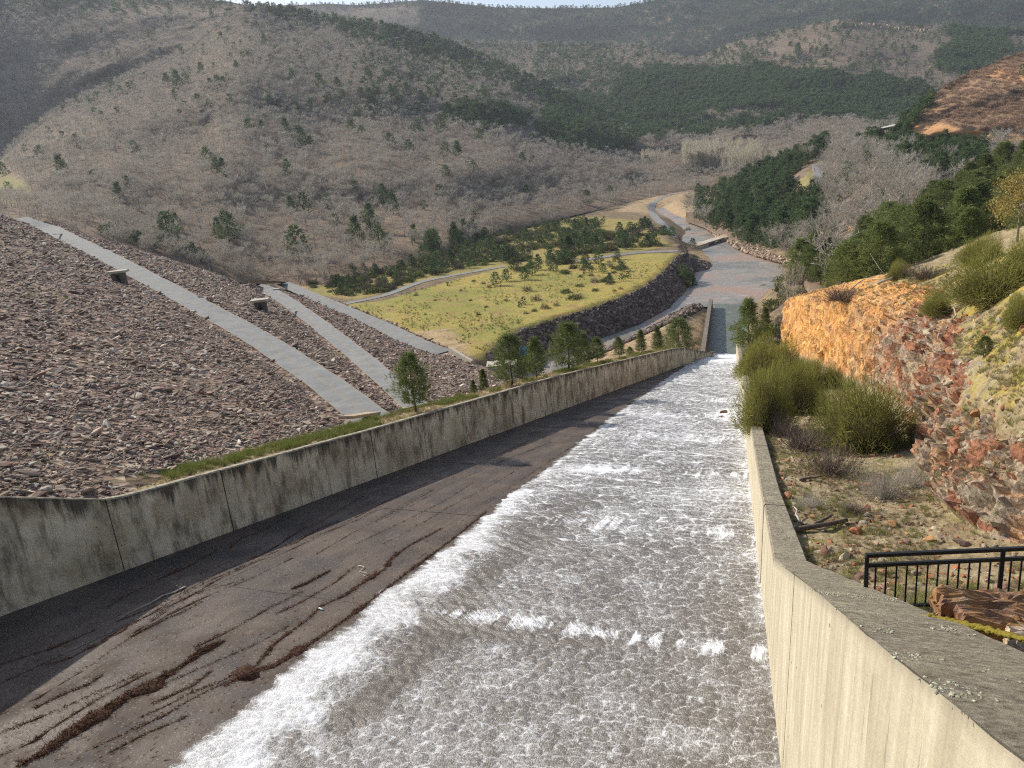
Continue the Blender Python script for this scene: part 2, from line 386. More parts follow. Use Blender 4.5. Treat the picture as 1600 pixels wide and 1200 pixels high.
def M_wall(name, sun=False):
    N = NB(name, 0.9, 0.2)
    uv = N.attr('wuv', 'Vector'); s = N.sepxyz(uv)   # x = metres along, y = metres below the top
    if sun:
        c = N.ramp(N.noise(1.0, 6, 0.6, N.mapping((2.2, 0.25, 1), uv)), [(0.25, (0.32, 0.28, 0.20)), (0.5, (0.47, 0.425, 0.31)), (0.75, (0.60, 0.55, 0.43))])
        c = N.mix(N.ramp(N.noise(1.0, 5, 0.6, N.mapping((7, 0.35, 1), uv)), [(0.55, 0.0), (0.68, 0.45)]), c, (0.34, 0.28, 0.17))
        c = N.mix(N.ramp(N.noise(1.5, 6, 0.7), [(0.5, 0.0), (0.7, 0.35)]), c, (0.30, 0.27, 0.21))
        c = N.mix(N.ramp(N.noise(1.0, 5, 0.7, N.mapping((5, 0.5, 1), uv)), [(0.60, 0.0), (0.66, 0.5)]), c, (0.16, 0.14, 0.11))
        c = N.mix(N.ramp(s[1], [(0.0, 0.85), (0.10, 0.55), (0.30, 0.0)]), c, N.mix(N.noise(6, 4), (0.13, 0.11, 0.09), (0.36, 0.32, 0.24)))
    else:
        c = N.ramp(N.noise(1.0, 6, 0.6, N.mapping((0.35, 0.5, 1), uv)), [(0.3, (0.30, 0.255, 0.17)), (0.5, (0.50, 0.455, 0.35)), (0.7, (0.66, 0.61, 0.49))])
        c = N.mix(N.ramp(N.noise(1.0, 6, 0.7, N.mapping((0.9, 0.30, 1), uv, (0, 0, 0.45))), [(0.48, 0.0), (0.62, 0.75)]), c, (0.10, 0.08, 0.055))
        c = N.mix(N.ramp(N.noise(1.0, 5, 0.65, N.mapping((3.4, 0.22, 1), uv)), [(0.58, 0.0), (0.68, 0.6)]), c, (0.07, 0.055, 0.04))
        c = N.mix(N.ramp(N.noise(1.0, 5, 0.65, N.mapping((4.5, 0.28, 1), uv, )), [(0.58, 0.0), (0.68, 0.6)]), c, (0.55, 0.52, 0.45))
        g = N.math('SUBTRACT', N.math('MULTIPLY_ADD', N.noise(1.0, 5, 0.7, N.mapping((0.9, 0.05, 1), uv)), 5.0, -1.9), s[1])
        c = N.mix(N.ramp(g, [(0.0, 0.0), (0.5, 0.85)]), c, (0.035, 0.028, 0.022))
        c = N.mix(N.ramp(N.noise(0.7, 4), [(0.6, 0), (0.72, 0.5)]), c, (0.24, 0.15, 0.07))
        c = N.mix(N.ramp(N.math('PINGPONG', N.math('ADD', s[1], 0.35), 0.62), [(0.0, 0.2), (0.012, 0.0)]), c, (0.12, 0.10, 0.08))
    dots = N.vor(1.1, uv, rand=0.5); c = N.mix(N.ramp(dots, [(0.0, 0.9), (0.035, 0.9), (0.05, 0.0)]), c, (0.04, 0.035, 0.03))
    N.col(c); N.bump(N.noise(5, 6, 0.65), 0.5, 0.05); return N.mat
M['wallshade'] = M_wall('stained_wall_concrete'); M['wallsun'] = M_wall('cream_wall_concrete', True)
N = NB('lichen_wall_top', 0.95, 0.1)
c = N.ramp(N.noise(9, 7, 0.75), [(0.3, (0.10, 0.085, 0.065)), (0.48, (0.25, 0.22, 0.165)), (0.6, (0.36, 0.325, 0.25)), (0.75, (0.56, 0.52, 0.42))])
c = N.mix(N.ramp(N.noise(1.6, 6, 0.7), [(0.5, 0.0), (0.68, 0.7)]), c, (0.44, 0.41, 0.29))
c = N.mix(N.ramp(N.noise(3.1, 5, 0.7), [(0.60, 0.0), (0.7, 0.7)]), c, (0.085, 0.075, 0.05))
N.col(c); N.bump(N.noise(16, 7, 0.75), 1.0, 0.06); M['lichen'] = N.mat
N = NB('left_wall_top', 0.95, 0.1); N.col(N.ramp(N.noise(4, 6, 0.7), [(0.3, (0.10, 0.085, 0.06)), (0.5, (0.33, 0.29, 0.21)), (0.7, (0.5, 0.46, 0.36))])); M['walltop'] = N.mat

# ---- chute floor slabs
chute = thing('spillway_chute', 'dark stained concrete chute floor running down between the two walls', 'spillway')
ys = [21.35+12.25*i for i in range(-2, 12)]
ncol = 5
for i in range(len(ys)-1):
    for j in range(ncol):
        y0, y1 = ys[i]+0.012, ys[i+1]-0.012
        P = []
        dz = -0.25-0.0
        lift = random.uniform(-0.012, 0.012)
        for zz in (dz, lift):
            for y, u in ((y0, j), (y0, j+1), (y1, j+1), (y1, j)):
                a, b = xl(y)-0.3, xr(y)+0.3
                x = a+(b-a)*u/ncol + (0.012 if u == j else -0.012)
                P.append((x, y, float(zfl(y))+zz))
        b_ = MB(); b_.hexa(P); link('slab', b_.mesh('slab', M['chute']), chute)

# ---- walls
def wallpanels(root, side, yj, zt, xin, thick, mats, batter=0.0):
    """panels of a wall; xin = inner face; side -1 body lies towards -X, +1 towards +X"""
    for i in range(len(yj)-1):
        g = 0.032; ns = max(2, int((yj[i+1]-yj[i])/(0.22 if yj[i] < 21 else 0.8))); Y = np.linspace(yj[i]+g, yj[i+1]-g, ns+1)
        V = []; UV = []; Fc = []; fm = []
        rows = 5
        off = random.uniform(-0.02, 0.02)
        for y in Y:
            t = float(zt(y)); b = float(zfl(y))-0.3 if y < 162 else -47
            th = float(thick(y))
            for k in range(rows+1):
                z = t-0.06+(b-t)*k/rows; V.append((float(xin(y))+off+side*batter*(z-b)/3.5, y, z)); UV.append((y*1.02, t-z, 0))
            jx_ = 0.022*float(fbm(y*2.3, i*3.1+side, 4)); t += 0.03*float(fbm(y*1.7+5, i*1.1, 4))
            V.append((float(xin(y))+off+side*(batter+0.06+jx_), y, t)); UV.append((y*1.02, 0, 0))
            V.append((float(xin(y))+side*(batter+th-0.05), y, t)); UV.append((y*1.02, 0, th))
            V.append((float(xin(y))+side*(batter+th), y, t-0.06)); UV.append((y*1.02, 0.05, th))
            V.append((float(xin(y))+side*(batter+th+0.02), y, b)); UV.append((y*1.02, t-b, th))
        r = rows+5
        for s in range(ns):
            o0 = s*r; o1 = o0+r
            prof = [rows-k for k in range(rows+1)]+[rows+1, rows+2, rows+3, rows+4]
            for a, c_ in zip(prof[:-1], prof[1:]):
                f = (o0+a, o1+a, o1+c_, o0+c_) if side < 0 else (o0+a, o0+c_, o1+c_, o1+a)
                Fc.append(f[::-1]); fm.append(1 if (a >= rows+1 and a <= rows+2) or a == 0 else 0)
        for s, fl in ((0, 1), (ns, -1)):
            prof = [rows-k for k in range(rows+1)]+[rows+1, rows+2, rows+3, rows+4]
            Fc.append(tuple(s*r+a for a in prof[::fl])); fm.append(0)
        me = mesh('panel', V, Fc, mats, False, {'wuv': ('POINT', 'FLOAT_VECTOR', UV)}, fmat=fm)
        link('panel', me, root)
    for y in yj[1:-1]:
        t = float(zt(y)); b = float(zfl(y))-0.3 if y < 162 else -47; x = float(xin(y))+side*0.035; bt = side*batter*(t-b)/3.5; w = 0.034
        b_ = MB(); b_.hexa([(x, y-w, b), (x+side*0.3, y-w, b), (x+side*0.3, y+w, b), (x, y+w, b), (x+bt, y-w, t-0.03), (x+bt+side*0.3, y-w, t-0.03), (x+bt+side*0.3, y+w, t-0.03), (x+bt, y+w, t-0.03)]); link('joint', b_.mesh('joint', M['dark']), root)
def xlc(y):   # curves to the right at its lower end
    return xl(y)+np.interp(y, [133, 139, 145, 150, 153], [0, 0.25, 0.75, 1.35, 1.8])
wl = thing('retaining_wall', 'streaked grey concrete wall in shade along the dry side of the chute', 'wall')
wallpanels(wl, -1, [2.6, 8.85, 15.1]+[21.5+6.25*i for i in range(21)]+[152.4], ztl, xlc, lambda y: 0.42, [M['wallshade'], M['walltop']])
wr = thing('retaining_wall', 'sunlit cream concrete wall with lichen covered top along the foaming water', 'wall')
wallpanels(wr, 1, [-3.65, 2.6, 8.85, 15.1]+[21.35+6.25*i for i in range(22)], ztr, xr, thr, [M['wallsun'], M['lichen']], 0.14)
# moss and lichen tufts standing on the near top of the right wall
n = 2600; y = 2.5+rng.random(n)**1.3*9; x = xr(y)+0.16+rng.random(n)*(thr(y)-0.1)
keep = fbm(x*1.3, y*1.3, 3) > 0.22; x, y = x[keep], y[keep]
N = NB('pale_lichen', 0.95, 0.1); N.col(hsvvar(N, N.ramp(N.noise(30, 4), [(0.3, (0.22, 0.21, 0.14)), (0.6, (0.44, 0.44, 0.33))]), 0.3)); M['lichtuft'] = N.mat
def tuft(seed):
    r = np.random.default_rng(seed); V, Fc = [], []
    import bmesh
    bm = bmesh.new(); bmesh.ops.create_icosphere(bm, subdivisions=2, radius=1.0); V = np.array([v.co[:] for v in bm.verts]); Fc = [tuple(v.index for v in f.verts) for f in bm.faces]; bm.free()
    V *= (1+0.35*r.normal(size=(len(V), 1))); V[:, 2] *= 0.45
    return mesh('tuft', V, Fc, M['lichtuft'], True)
scatter('lichen_tufts', np.stack([x, y, ztr(y)+0.004], 1), rrot(len(x), 0.3), rng.uniform(0.004, 0.014, len(x)), [tuft(s) for s in range(3)], parent=wr)

# stilling basin wall
sw = thing('basin_wall', 'long low concrete wall rising from the pool at the foot of the chute', 'wall')
yy = [151.0+7.2*i for i in range(9)]
for i in range(8):
    y0, y1 = yy[i]+0.02, yy[i+1]-0.02
    def xs_(y): return -18.6-0.078*(y-151)
    zt = lambda y: -40.8-0.012*(y-151)
    P = [(xs_(y0)-0.25, y0, -47), (xs_(y0)+1.0, y0, -47), (xs_(y1)+1.0, y1, -47), (xs_(y1)-0.25, y1, -47),
         (xs_(y0)-0.15, y0, zt(y0)), (xs_(y0)+0.75, y0, zt(y0)), (xs_(y1)+0.75, y1, zt(y1)), (xs_(y1)-0.15, y1, zt(y1))]
    b_ = MB(); b_.hexa(P); me = b_.mesh('panel', M['concdark']); 
    a = me.attributes.new('wuv', 'FLOAT_VECTOR', 'POINT'); a.data.foreach_set('vector', np.array([(p[1], -40.8-p[2], 0) for p in P], np.float32).ravel())
    link('panel', me, sw)

# ---- water on the chute
NF = np.array([0, 0.2035, 1.0]); PF = np.array([0, 0, -11.29])
wb_px = [(150, 1290), (262, 1200), (394, 1089), (437, 1059), (560, 958), (600, 923), (692, 862), (783, 779), (857, 729), (944, 660), (1012, 612), (1050, 585), (1084, 563)]
wbw = np.array([onplane(p[0], p[1], NF, PF) for p in wb_px]); wbw = wbw[np.argsort(wbw[:, 1])]
def xwb(y):
    return np.interp(y, wbw[:, 1], wbw[:, 0])
ny, nx = 900, 330
T = np.linspace(0, 1, ny); Yw = 9.0*np.exp(T*math.log(160.5/9.0)); S = np.linspace(0, 1, nx)
Yg, Sg = np.meshgrid(Yw, S, indexing='ij')
Xb = xwb(Yg)+0.40*fbm(Yg*0.8, Yg*0+3.3, 4)+0.32*fbm(Yg*3, Yg*0+1.3, 4)
Xg = Xb+(xr(Yg)+0.05-Xb)*Sg
# flow coordinates: cells get wider across and longer further down
cx = np.interp(Yw, [9, 20, 28, 36, 50, 80, 160], [0.40, 0.48, 0.80, 1.7, 3.6, 5.4, 7.0]); cy = np.interp(Yw, [9, 20, 28, 36, 50, 80, 160], [0.42, 0.52, 0.75, 1.1, 1.7, 2.6, 4.5])
V1 = np.concatenate([[0], np.cumsum(np.diff(Yw)/((cy[1:]+cy[:-1])/2))])
U = (Xg-xr(Yg))/cx[:, None]; Vv = np.repeat(V1[:, None], nx, 1)
Uw = U+0.35*fbm(U*0.7, Vv*0.7, 3, 1); Vw = Vv+0.35*fbm(U*0.6+9, Vv*0.6, 3, 2)
f1, f2, idc, ox, oy = cells(Uw, Vw, 0)
edge = f2-f1
dome = np.maximum(0, 0.75-f1)
g1, g2, _, gox, goy = cells(Uw*1.9+3.1+0.3*fbm(U, Vv, 2), Vw*1.9, 2)
edge2 = (g2-g1)/np.clip(0.55+0.75*goy/(g1+1e-6), 0.15, 1.0)
amp = np.interp(Yg, [9, 25, 40, 60, 160], [0.075, 0.085, 0.20, 0.36, 0.55])
H = amp*(dome*1.1+0.25*np.maximum(0, 0.7-g1))+0.035*fbm(U*3, Vv*3, 3)
# foam density
wf = sstep(24, 44, Yg); dirn = np.clip((0.55-0.5*wf)+(0.75+0.35*wf)*oy/(f1+1e-6), 0.12-0.07*wf, 1.0); edge = edge/dirn; lines = np.clip(1-edge/0.17, 0, 1)**1.3
tex = fbm(Uw*0.5, Vw*0.45, 4, 3)
dens = 0.27+0.20*tex+0.10*fbm(Xg*0.25, Yg*0.12, 3, 2)+np.interp(Yg, [9, 30, 80, 160], [0.03, 0.02, 0.04, 0.2])
px_, py_, _ = project(np.stack([Xg, Yg, zfl(Yg)], -1))
band = np.clip(1-(Xg-Xb)/np.interp(Yg, [9, 22, 35, 60, 160], [4.4, 3.9, 2.0, 1.0, 0.6]), 0, 1)
dens += 0.42*sstep(0.15, 0.75, band+0.5*tex)*np.interp(Yg, [9, 30, 60], [1.0, 0.8, 0.35])-0.55*np.clip(1-(Xg-Xb)/(0.35+0.3*vnoise(Yg*2, Xg*0)), 0, 1)
def blob(cx0, cy0, rx, ry, ang=0.0):
    a = math.radians(ang); dx = px_-cx0; dy = py_-cy0; u = dx*math.cos(a)+dy*math.sin(a); v = -dx*math.sin(a)+dy*math.cos(a)
    return np.exp(-((u/rx)**2+(v/ry)**2))
for q in [(690, 990, 60, 30, -35, .5), (610, 1070, 60, 22, -42, .5), (480, 1180, 70, 25, -40, .15), (560, 1115, 50, 22, -42, .25), (760, 985, 60, 16, 8, .3), (860, 820, 90, 26, -30, .22), (900, 1000, 90, 18, 5, .2), (760, 900, 50, 16, -35, .25)]:
    dens -= q[5]*blob(*q[:5])*(0.7+0.9*np.clip(tex+0.5, 0, 1))
for q in [(1190, 690, 22, 60, 0, .5), (1145, 650, 25, 8, 0, .7), (1130, 562, 30, 6, 0, .8), (1188, 790, 14, 50, 0, .35), (1190, 920, 12, 60, 0, .3), (930, 737, 50, 5, 2, .5)]:
    dens += q[5]*blob(*q[:5])
sp = np.zeros_like(dens)
for k, (x0, x1, s_) in {0: (-12.5, -0.4, 1.0), 1: (-13, -1.5, 0.75), 2: (-14, -2.5, 0.6), 3: (-13, -3, 0.45), 4: (-14, -4, 0.4), 5: (-14, -5, 0.3)}.items():
    yj = 21.35+12.25*k; d = Yg-yj-0.25*vnoise(Xg*0.6, Xg*0+k)
    fing = sstep(-0.05, 0.12, fbm(Xg*2.6+k*7, Yg*0.15, 3, k))
    ln = 0.30+0.9*np.clip(fbm(Xg*1.9, Xg*0+k*3, 3)+0.35, 0, 1)
    sp += s_*np.clip(1-np.abs(d-0.1)/(ln*(1+0.5*k)), 0, 1)**0.7*fing*sstep(x0-1, x0+1, Xg)*(1-sstep(x1-0.3, x1+0.6, Xg))
fl_ = np.clip(1-edge/0.13, 0, 1); dens += (0.40*fl_+0.10)*sstep(22, 44, Yg)+0.05; foam = np.clip(dens, 0, 1.3)
H += 0.05*np.clip(sp, 0, 1)*(0.6+fbm(Xg*5, Yg*2, 2))+0.03
H *= np.clip((Xg-Xb)/1.8, 0.0, 1); H += 0.006
Vt = np.stack([Xg, Yg-H*0.2, zfl(Yg)+H], -1).reshape(-1, 3)
N = NB('white_water', 0.4, 0.5)
uv = N.attr('flow', 'Vector'); dn_ = N.attr('foam'); spn = N.attr('splash')
wv = N.n('ShaderNodeVectorMath', _operation='ADD'); N.nt.links.new(uv, wv.inputs[0])
nz = N.n('ShaderNodeVectorMath', _operation='MULTIPLY_ADD'); N.nt.links.new(N.noise(2.2, 3, 0.6, uv, out='Color'), nz.inputs[0]); nz.inputs[1].default_value = (0.55, 0.55, 0); nz.inputs[2].default_value = (-0.27, -0.27, 0)
N.nt.links.new(nz.outputs[0], wv.inputs[1]); W = wv.outputs[0]
e1 = N.attr('edge')
e2 = N.attr('edge2'); e3 = N.vor(3.6, W, 'DISTANCE_TO_EDGE')
l1 = N.ramp(N.math('MULTIPLY_ADD', N.noise(6, 3, 0.6, uv), 0.10, e1), [(0.02, 1.0), (0.08, 0.5), (0.35, 0.0)])
l2 = N.math('ADD', N.ramp(e2, [(0.0, 0.9), (0.10, 0.45), (0.45, 0.0)]), N.ramp(e3, [(0.0, 0.45), (0.05, 0.15), (0.16, 0.0)]))
fine = N.noise(13, 4, 0.75, N.mapping((1, 0.32, 1), uv)); fine2 = N.noise(34, 3, 0.7, N.mapping((1, 0.55, 1), uv))
nn_ = N.math('ADD', N.math('MULTIPLY_ADD', fine, 1.3, -0.65), N.math('MULTIPLY_ADD', fine2, 1.1, -0.05))
cov = N.math('ADD', N.math('MULTIPLY_ADD', dn_, 0.80, -0.02), N.math('ADD', N.math('MULTIPLY', l1, 0.48), N.math('MULTIPLY', l2, 0.27)))
cov = N.math('ADD', cov, N.math('MULTIPLY', N.math('MULTIPLY', spn, N.ramp(N.noise(5.0, 4, 0.7, N.mapping((1.3, 0.12, 1), uv)), [(0.38, 0.15), (0.6, 1.0)])), 0.85))
fac = N.math('MULTIPLY_ADD', N.math('ADD', nn_, N.math('SUBTRACT', cov, 1.02)), 1.9, 0.5)
fac = N.ramp(fac, [(0.0, 0.0), (1.0, 1.0)])
base = N.mix(N.noise(1.2, 4, 0.6, uv), (0.085, 0.066, 0.052), (0.20, 0.18, 0.155))
N.col(N.mix(fac, base, (0.76, 0.78, 0.80))); N.set(N.b.inputs['Roughness'], N.math('MULTIPLY_ADD', fac, 0.45, 0.28))
N.bump(N.math('ADD', N.math('MULTIPLY', fine, 0.7), N.math('MULTIPLY', l2, 0.25)), 0.75, 0.07); M['foam'] = N.mat
me = mesh('spillway_water', Vt, gridfaces(ny, nx), M['foam'], True, {
    'flow': ('POINT', 'FLOAT_VECTOR', np.stack([Uw, Vw, 0*U], -1)), 'foam': ('POINT', 'FLOAT', foam), 'edge': ('POINT', 'FLOAT', edge), 'edge2': ('POINT', 'FLOAT', edge2), 'splash': ('POINT', 'FLOAT', np.clip(sp, 0, 1))})
link('water', me, kind='structure')
# ------------------------------------------------------------------ valley floor and river
ZM = -37.5; ZW = -44.0
def zpl(pts, z): return [tuple(atz(px, py, z)[:2]) for px, py in pts]
river_px = [(800, 612), (850, 562), (900, 543), (944, 528), (1000, 507), (1045, 482), (1072, 455), (1092, 425), (1112, 421), (1122, 408), (1112, 398), (1104, 389), (1096, 383), (1074, 379), (1068, 373), (1078, 364), (1072, 356), (1060, 349), (1050, 341), (1036, 334), (1028, 326), (1034, 325), (1044, 332),
            (1060, 340), (1078, 346), (1094, 353), (1109, 363), (1118, 376), (1148, 386), (1180, 400), (1216, 410), (1222, 425), (1205, 448), (1185, 463), (1168, 480), (1160, 520), (1152, 558), (1140, 640), (1085, 640), (1098, 556), (1104, 500), (1106, 478), (1085, 473), (1060, 483), (1035, 497), (1000, 517), (940, 545), (880, 575), (840, 612)]
RIV = zpl(river_px, ZW)
rip_px = [(770, 552), (805, 536), (845, 521), (887, 508), (935, 493), (974, 480), (1020, 460), (1050, 440), (1070, 424), (1080, 410), (1078, 396), (1066, 388)]
RIP = zpl(rip_px, ZM)
BARS = [(*atz(px, py, ZW)[:2], rx, ry, h) for px, py, rx, ry, h in [(1178, 428, 6, 6, 1.5), (1150, 416, 4, 8, 1.3), (1200, 445, 5, 7, 1.5), (1120, 440, 2.5, 8, 1.1), (1163, 452, 5, 5, 1.15), (1190, 408, 7, 5, 1.5)]]
mead_poly = RIP+[(-60, 420), (-90, 700), (-700, 700), (-700, 100), (-60, 60)]
def zvalley(x, y):
    d, _, _ = dpoly(x, y, RIV, True); ins = inpoly(x, y, RIV); d = np.where(ins, -d, d)
    inm = inpoly(x, y, mead_poly)
    top = ZM-3.0*sstep(300, 460, y)
    zl = np.minimum(top+0.25*fbm(x*0.05, y*0.05, 3), -44.7+np.where(y < 300, 0.95, 0.45)*np.maximum(d, 0))
    capR = np.where(y < 115, -8.85-0.2035*y, -32.3-9.0*sstep(115, 290, y))
    cap2 = -41.6+0.5*fbm(x*0.1, y*0.1, 3)
    zr = np.where((x > -16) & (y < 300), np.minimum(capR, -44.7+0.75*np.maximum(d, 0)), np.minimum(cap2, -44.7+0.35*np.maximum(d, 0)))
    z = np.where(inm, zl, zr)
    z = np.where(ins, -44.7-0.3*np.minimum(3, -d)+0.25*fbm(x*0.3, y*0.3, 3), z)
    for bx_, by_, rx_, ry_, hh_ in BARS: z = np.where(ins, z+hh_*np.exp(-(((x-bx_)/rx_)**2+((y-by_)/ry_)**2))*(0.8+1.2*fbm(x*0.25, y*0.25, 3)), z)
    fc = (x > xl(y)-1.8) & (x < xr(y)+0.5) & (y < 161); z = np.where(fc, np.minimum(z, np.maximum(zfl(y), -44)-1.6), z)
    z = np.where((x > -18.6-0.078*(y-151)-0.3) & (x < xr(y)+1.0) & (y > 150) & (y < 212), -46.0, z)
    return z
def grid_world(x0, x1, y0, y1, dx, dy):
    X, Y = np.meshgrid(np.arange(x0, x1+dx/2, dx), np.arange(y0, y1+dy/2, dy), indexing='ij'); return X, Y
def gmesh(name, X, Y, Z, mat, attrs=None, keep=None, smooth=True):
    Fq = gridfaces(*X.shape)
    if keep is not None: k = keep.ravel(); Fq = Fq[k[Fq].any(1)]
    V = np.stack([X, Y, Z], -1).reshape(-1, 3)
    return mesh(name, V, Fq, mat, smooth, attrs)

X, Y = grid_world(-430, 50, 110, 330, 1.6, 1.6)
X2, Y2 = grid_world(-430, 50, 330, 900, 4.0, 4.0)
def ground_attrs(X, Y, Z):
    px, py, _ = project(np.stack([X, Y, Z], -1))
    mead = inpoly(px, py, [(520, 478), (600, 470), (700, 440), (800, 415), (925, 407), (1010, 396), (1062, 396), (1075, 410), (1062, 432), (974, 481), (887, 508), (805, 536), (760, 562), (735, 556), (690, 545), (540, 484)]).astype(float)
    mead = np.maximum(mead, 0.75*inpoly(px, py, [(420, 425), (520, 420), (640, 398), (760, 380), (870, 335), (1000, 345), (1050, 385), (925, 402), (790, 417), (640, 445), (560, 468), (500, 462), (450, 440)]))
    dirt = inpoly(px, py, [(640, 520), (700, 512), (725, 535), (735, 560), (700, 552), (660, 540)])*0.85
    dirt = np.maximum(dirt, inpoly(px, py, [(960, 330), (1000, 308), (1060, 295), (1110, 300), (1130, 350), (1060, 345), (1000, 332)])*0.9)
    dirt = np.maximum(dirt, inpoly(px, py, [(1060, 396), (1112, 390), (1125, 410), (1112, 425), (1090, 440), (1078, 440), (1082, 410)])*1.0)
    dirt = np.maximum(dirt, 0.9*inpoly(px, py, [(860, 560), (940, 535), (1000, 510), (1060, 480), (1104, 475), (1098, 550), (1000, 560), (860, 600)]))
    dirt = np.maximum(dirt, 0.8*inpoly(px, py, [(390, 420), (470, 420), (520, 440), (470, 455), (400, 438), (300, 418)]))
    return {'mead': ('POINT', 'FLOAT', mead), 'dirt': ('POINT', 'FLOAT', dirt)}
N = NB('valley_ground', 0.95, 0.1)
mead = N.attr('mead'); dirt = N.attr('dirt')
n1 = N.noise(0.035, 5, 0.6); n2 = N.noise(0.35, 6, 0.7); n3 = N.noise(2.5, 5, 0.7)
g = N.ramp(n1, [(0.35, (0.27, 0.25, 0.07)), (0.5, (0.42, 0.33, 0.10)), (0.65, (0.47, 0.32, 0.09))])
g = N.mix(N.ramp(n2, [(0.38, 0.75), (0.55, 0.0)]), g, (0.27, 0.29, 0.07))
g = N.mix(N.ramp(N.noise(0.08, 5, 0.7), [(0.55, 0.0), (0.66, 0.75)]), g, (0.44, 0.31, 0.14))
g = N.mix(N.ramp(n3, [(0.40, 0.5), (0.52, 0.0)]), g, (0.17, 0.16, 0.05))
litter = N.ramp(n2, [(0.3, (0.09, 0.065, 0.045)), (0.5, (0.20, 0.15, 0.095)), (0.7, (0.30, 0.23, 0.13))])
dc = N.ramp(n2, [(0.3, (0.22, 0.15, 0.08)), (0.5, (0.40, 0.29, 0.17)), (0.7, (0.52, 0.41, 0.27))])
g = N.mix(N.ramp(N.noise(0.16, 6, 0.75), [(0.52, 0.0), (0.64, 0.7)]), g, (0.26, 0.17, 0.085)); g = N.mix(N.ramp(N.noise(0.11, 6, 0.75, N.mapping((1, 1, 1), rot=(0, 0, 1))), [(0.54, 0.0), (0.66, 0.6)]), g, (0.16, 0.17, 0.05))
c = N.mix(N.math('MINIMUM', mead, 1.0), litter, g); c = N.mix(dirt, c, dc)
N.col(c); N.bump(N.math('ADD', n2, n3), 0.7, 0.3); M['valley'] = N.mat
for X_, Y_ in ((X, Y), (X2, Y2)):
    Z_ = zvalley(X_, Y_); link('ground', gmesh('valley_ground', X_, Y_, Z_, M['valley'], ground_attrs(X_, Y_, Z_)), kind='structure')

# river water: one sheet at river level inside the banks
N = NB('river_water', 0.3, 0.35)
r1 = N.noise(0.9, 4, 0.6, N.mapping((1, 2.2, 1))); shallow = N.noise(0.045, 4, 0.6)
c = N.ramp(shallow, [(0.40, (0.20, 0.19, 0.165)), (0.5, (0.27, 0.245, 0.21)), (0.60, (0.32, 0.23, 0.18))])
rf = N.ramp(N.noise(0.22, 7, 0.8, N.mapping((1, 2.4, 1), rot=(0, 0, 0.5))), [(0.54, 0.0), (0.70, 0.6)])
c = N.mix(N.math('MULTIPLY', rf, N.ramp(N.noise(0.06, 3), [(0.42, 0.0), (0.55, 1.0)])), c, (0.62, 0.63, 0.62))
N.col(c); N.set(N.b.inputs['Roughness'], N.ramp(shallow, [(0.4, 0.3), (0.6, 0.5)])); N.bump(r1, 0.55, 0.4); M['river'] = N.mat
Xr, Yr = grid_world(-130, 5, 130, 640, 2.5, 2.5)
dr, _, _ = dpoly(Xr, Yr, RIV, True); kr = inpoly(Xr, Yr, RIV) | (dr < 4)
kr &= (Yr > 212) | (Xr < -26)
link('river', gmesh('river_surface', Xr, Yr, np.full(Xr.shape, ZW)+0.0, M['river'], keep=kr), kind='structure')
# pool below the chute: rippled, greenish
N = NB('pool_water', 0.10, 0.6); N.col(N.mix(N.noise(0.3, 3), (0.10, 0.12, 0.10), (0.24, 0.26, 0.21))); N.bump(N.noise(0.9, 5, 0.6, N.mapping((0.5, 1.6, 1))), 1.0, 0.5); M['pool'] = N.mat
Xp, Yp = grid_world(-28, -4, 150, 213.2, 0.4, 0.4)
kp = (Xp > -19.0-0.078*(Yp-151)) 
link('pool', gmesh('pool_surface', Xp, Yp, ZW+0.03+0.12*fbm(Xp*0.35, Yp*0.9, 3)*1.0, M['pool'], keep=kp), kind='structure')

# ------------------------------------------------------------------ dam
A0 = np.array([-28.4, 21.8, -12.6]); T1 = atz(700, 553, ZM); T2 = atz(540, 482, ZM)
ND = np.cross(T1-A0, T2-A0); ND /= ND[2]; PD = A0
la = (T2-T1)/np.linalg.norm(T2-T1); lb = np.array([-la[1], la[0], 0])
if lb[0] > 0: lb = -lb
def zdam0(x, y): return PD[2]-(ND[0]*(x-PD[0])+ND[1]*(y-PD[1]))
def ab(x, y): return (x-PD[0])*la[0]+(y-PD[1])*la[1], (x-PD[0])*lb[0]+(y-PD[1])*lb[1]
def dpt(px, py): return onplane(px, py, ND, PD)
sil = np.array([ab(*dpt(px, py)[:2]) for px, py in [(0, 334), (30, 341), (80, 348), (130, 366), (200, 385), (300, 415), (380, 441)]])
so_ = np.argsort(sil[:, 1]); sil = sil[so_]
def road_px(pts, w, lift=0.0, step=2.0):
    P = np.array([dpt(px, py) for px, py in pts]); out = []
    for i in range(len(P)-1):
        n = max(1, int(np.linalg.norm(P[i+1]-P[i])/step))
        for k in range(n): out.append(P[i]+(P[i+1]-P[i])*k/n)
    out.append(P[-1]); out = np.array(out)
    for _ in range(6): out[1:-1] = (out[:-2]+2*out[1:-1]+out[2:])/4
    return out
road1 = road_px([(28, 341), (52, 349), (72, 354), (105, 371), (150, 392), (190, 413), (290, 466), (400, 526), (500, 592), (560, 638), (585, 657)], 3)
road2 = road_px([(375, 444), (400, 445), (418, 452), (452, 473), (500, 508), (560, 556), (612, 600), (650, 635)], 3)
road3 = road_px([(388, 440), (440, 442), (486, 462), (540, 485), (600, 511), (660, 541), (690, 552)], 3)
def wof(rd, w0, w1): return np.linspace(w0, w1, len(rd))
rds = [(road1, 2.9, 1.75), (road2, 2.3, 1.45), (road3, 2.6, 2.4)]
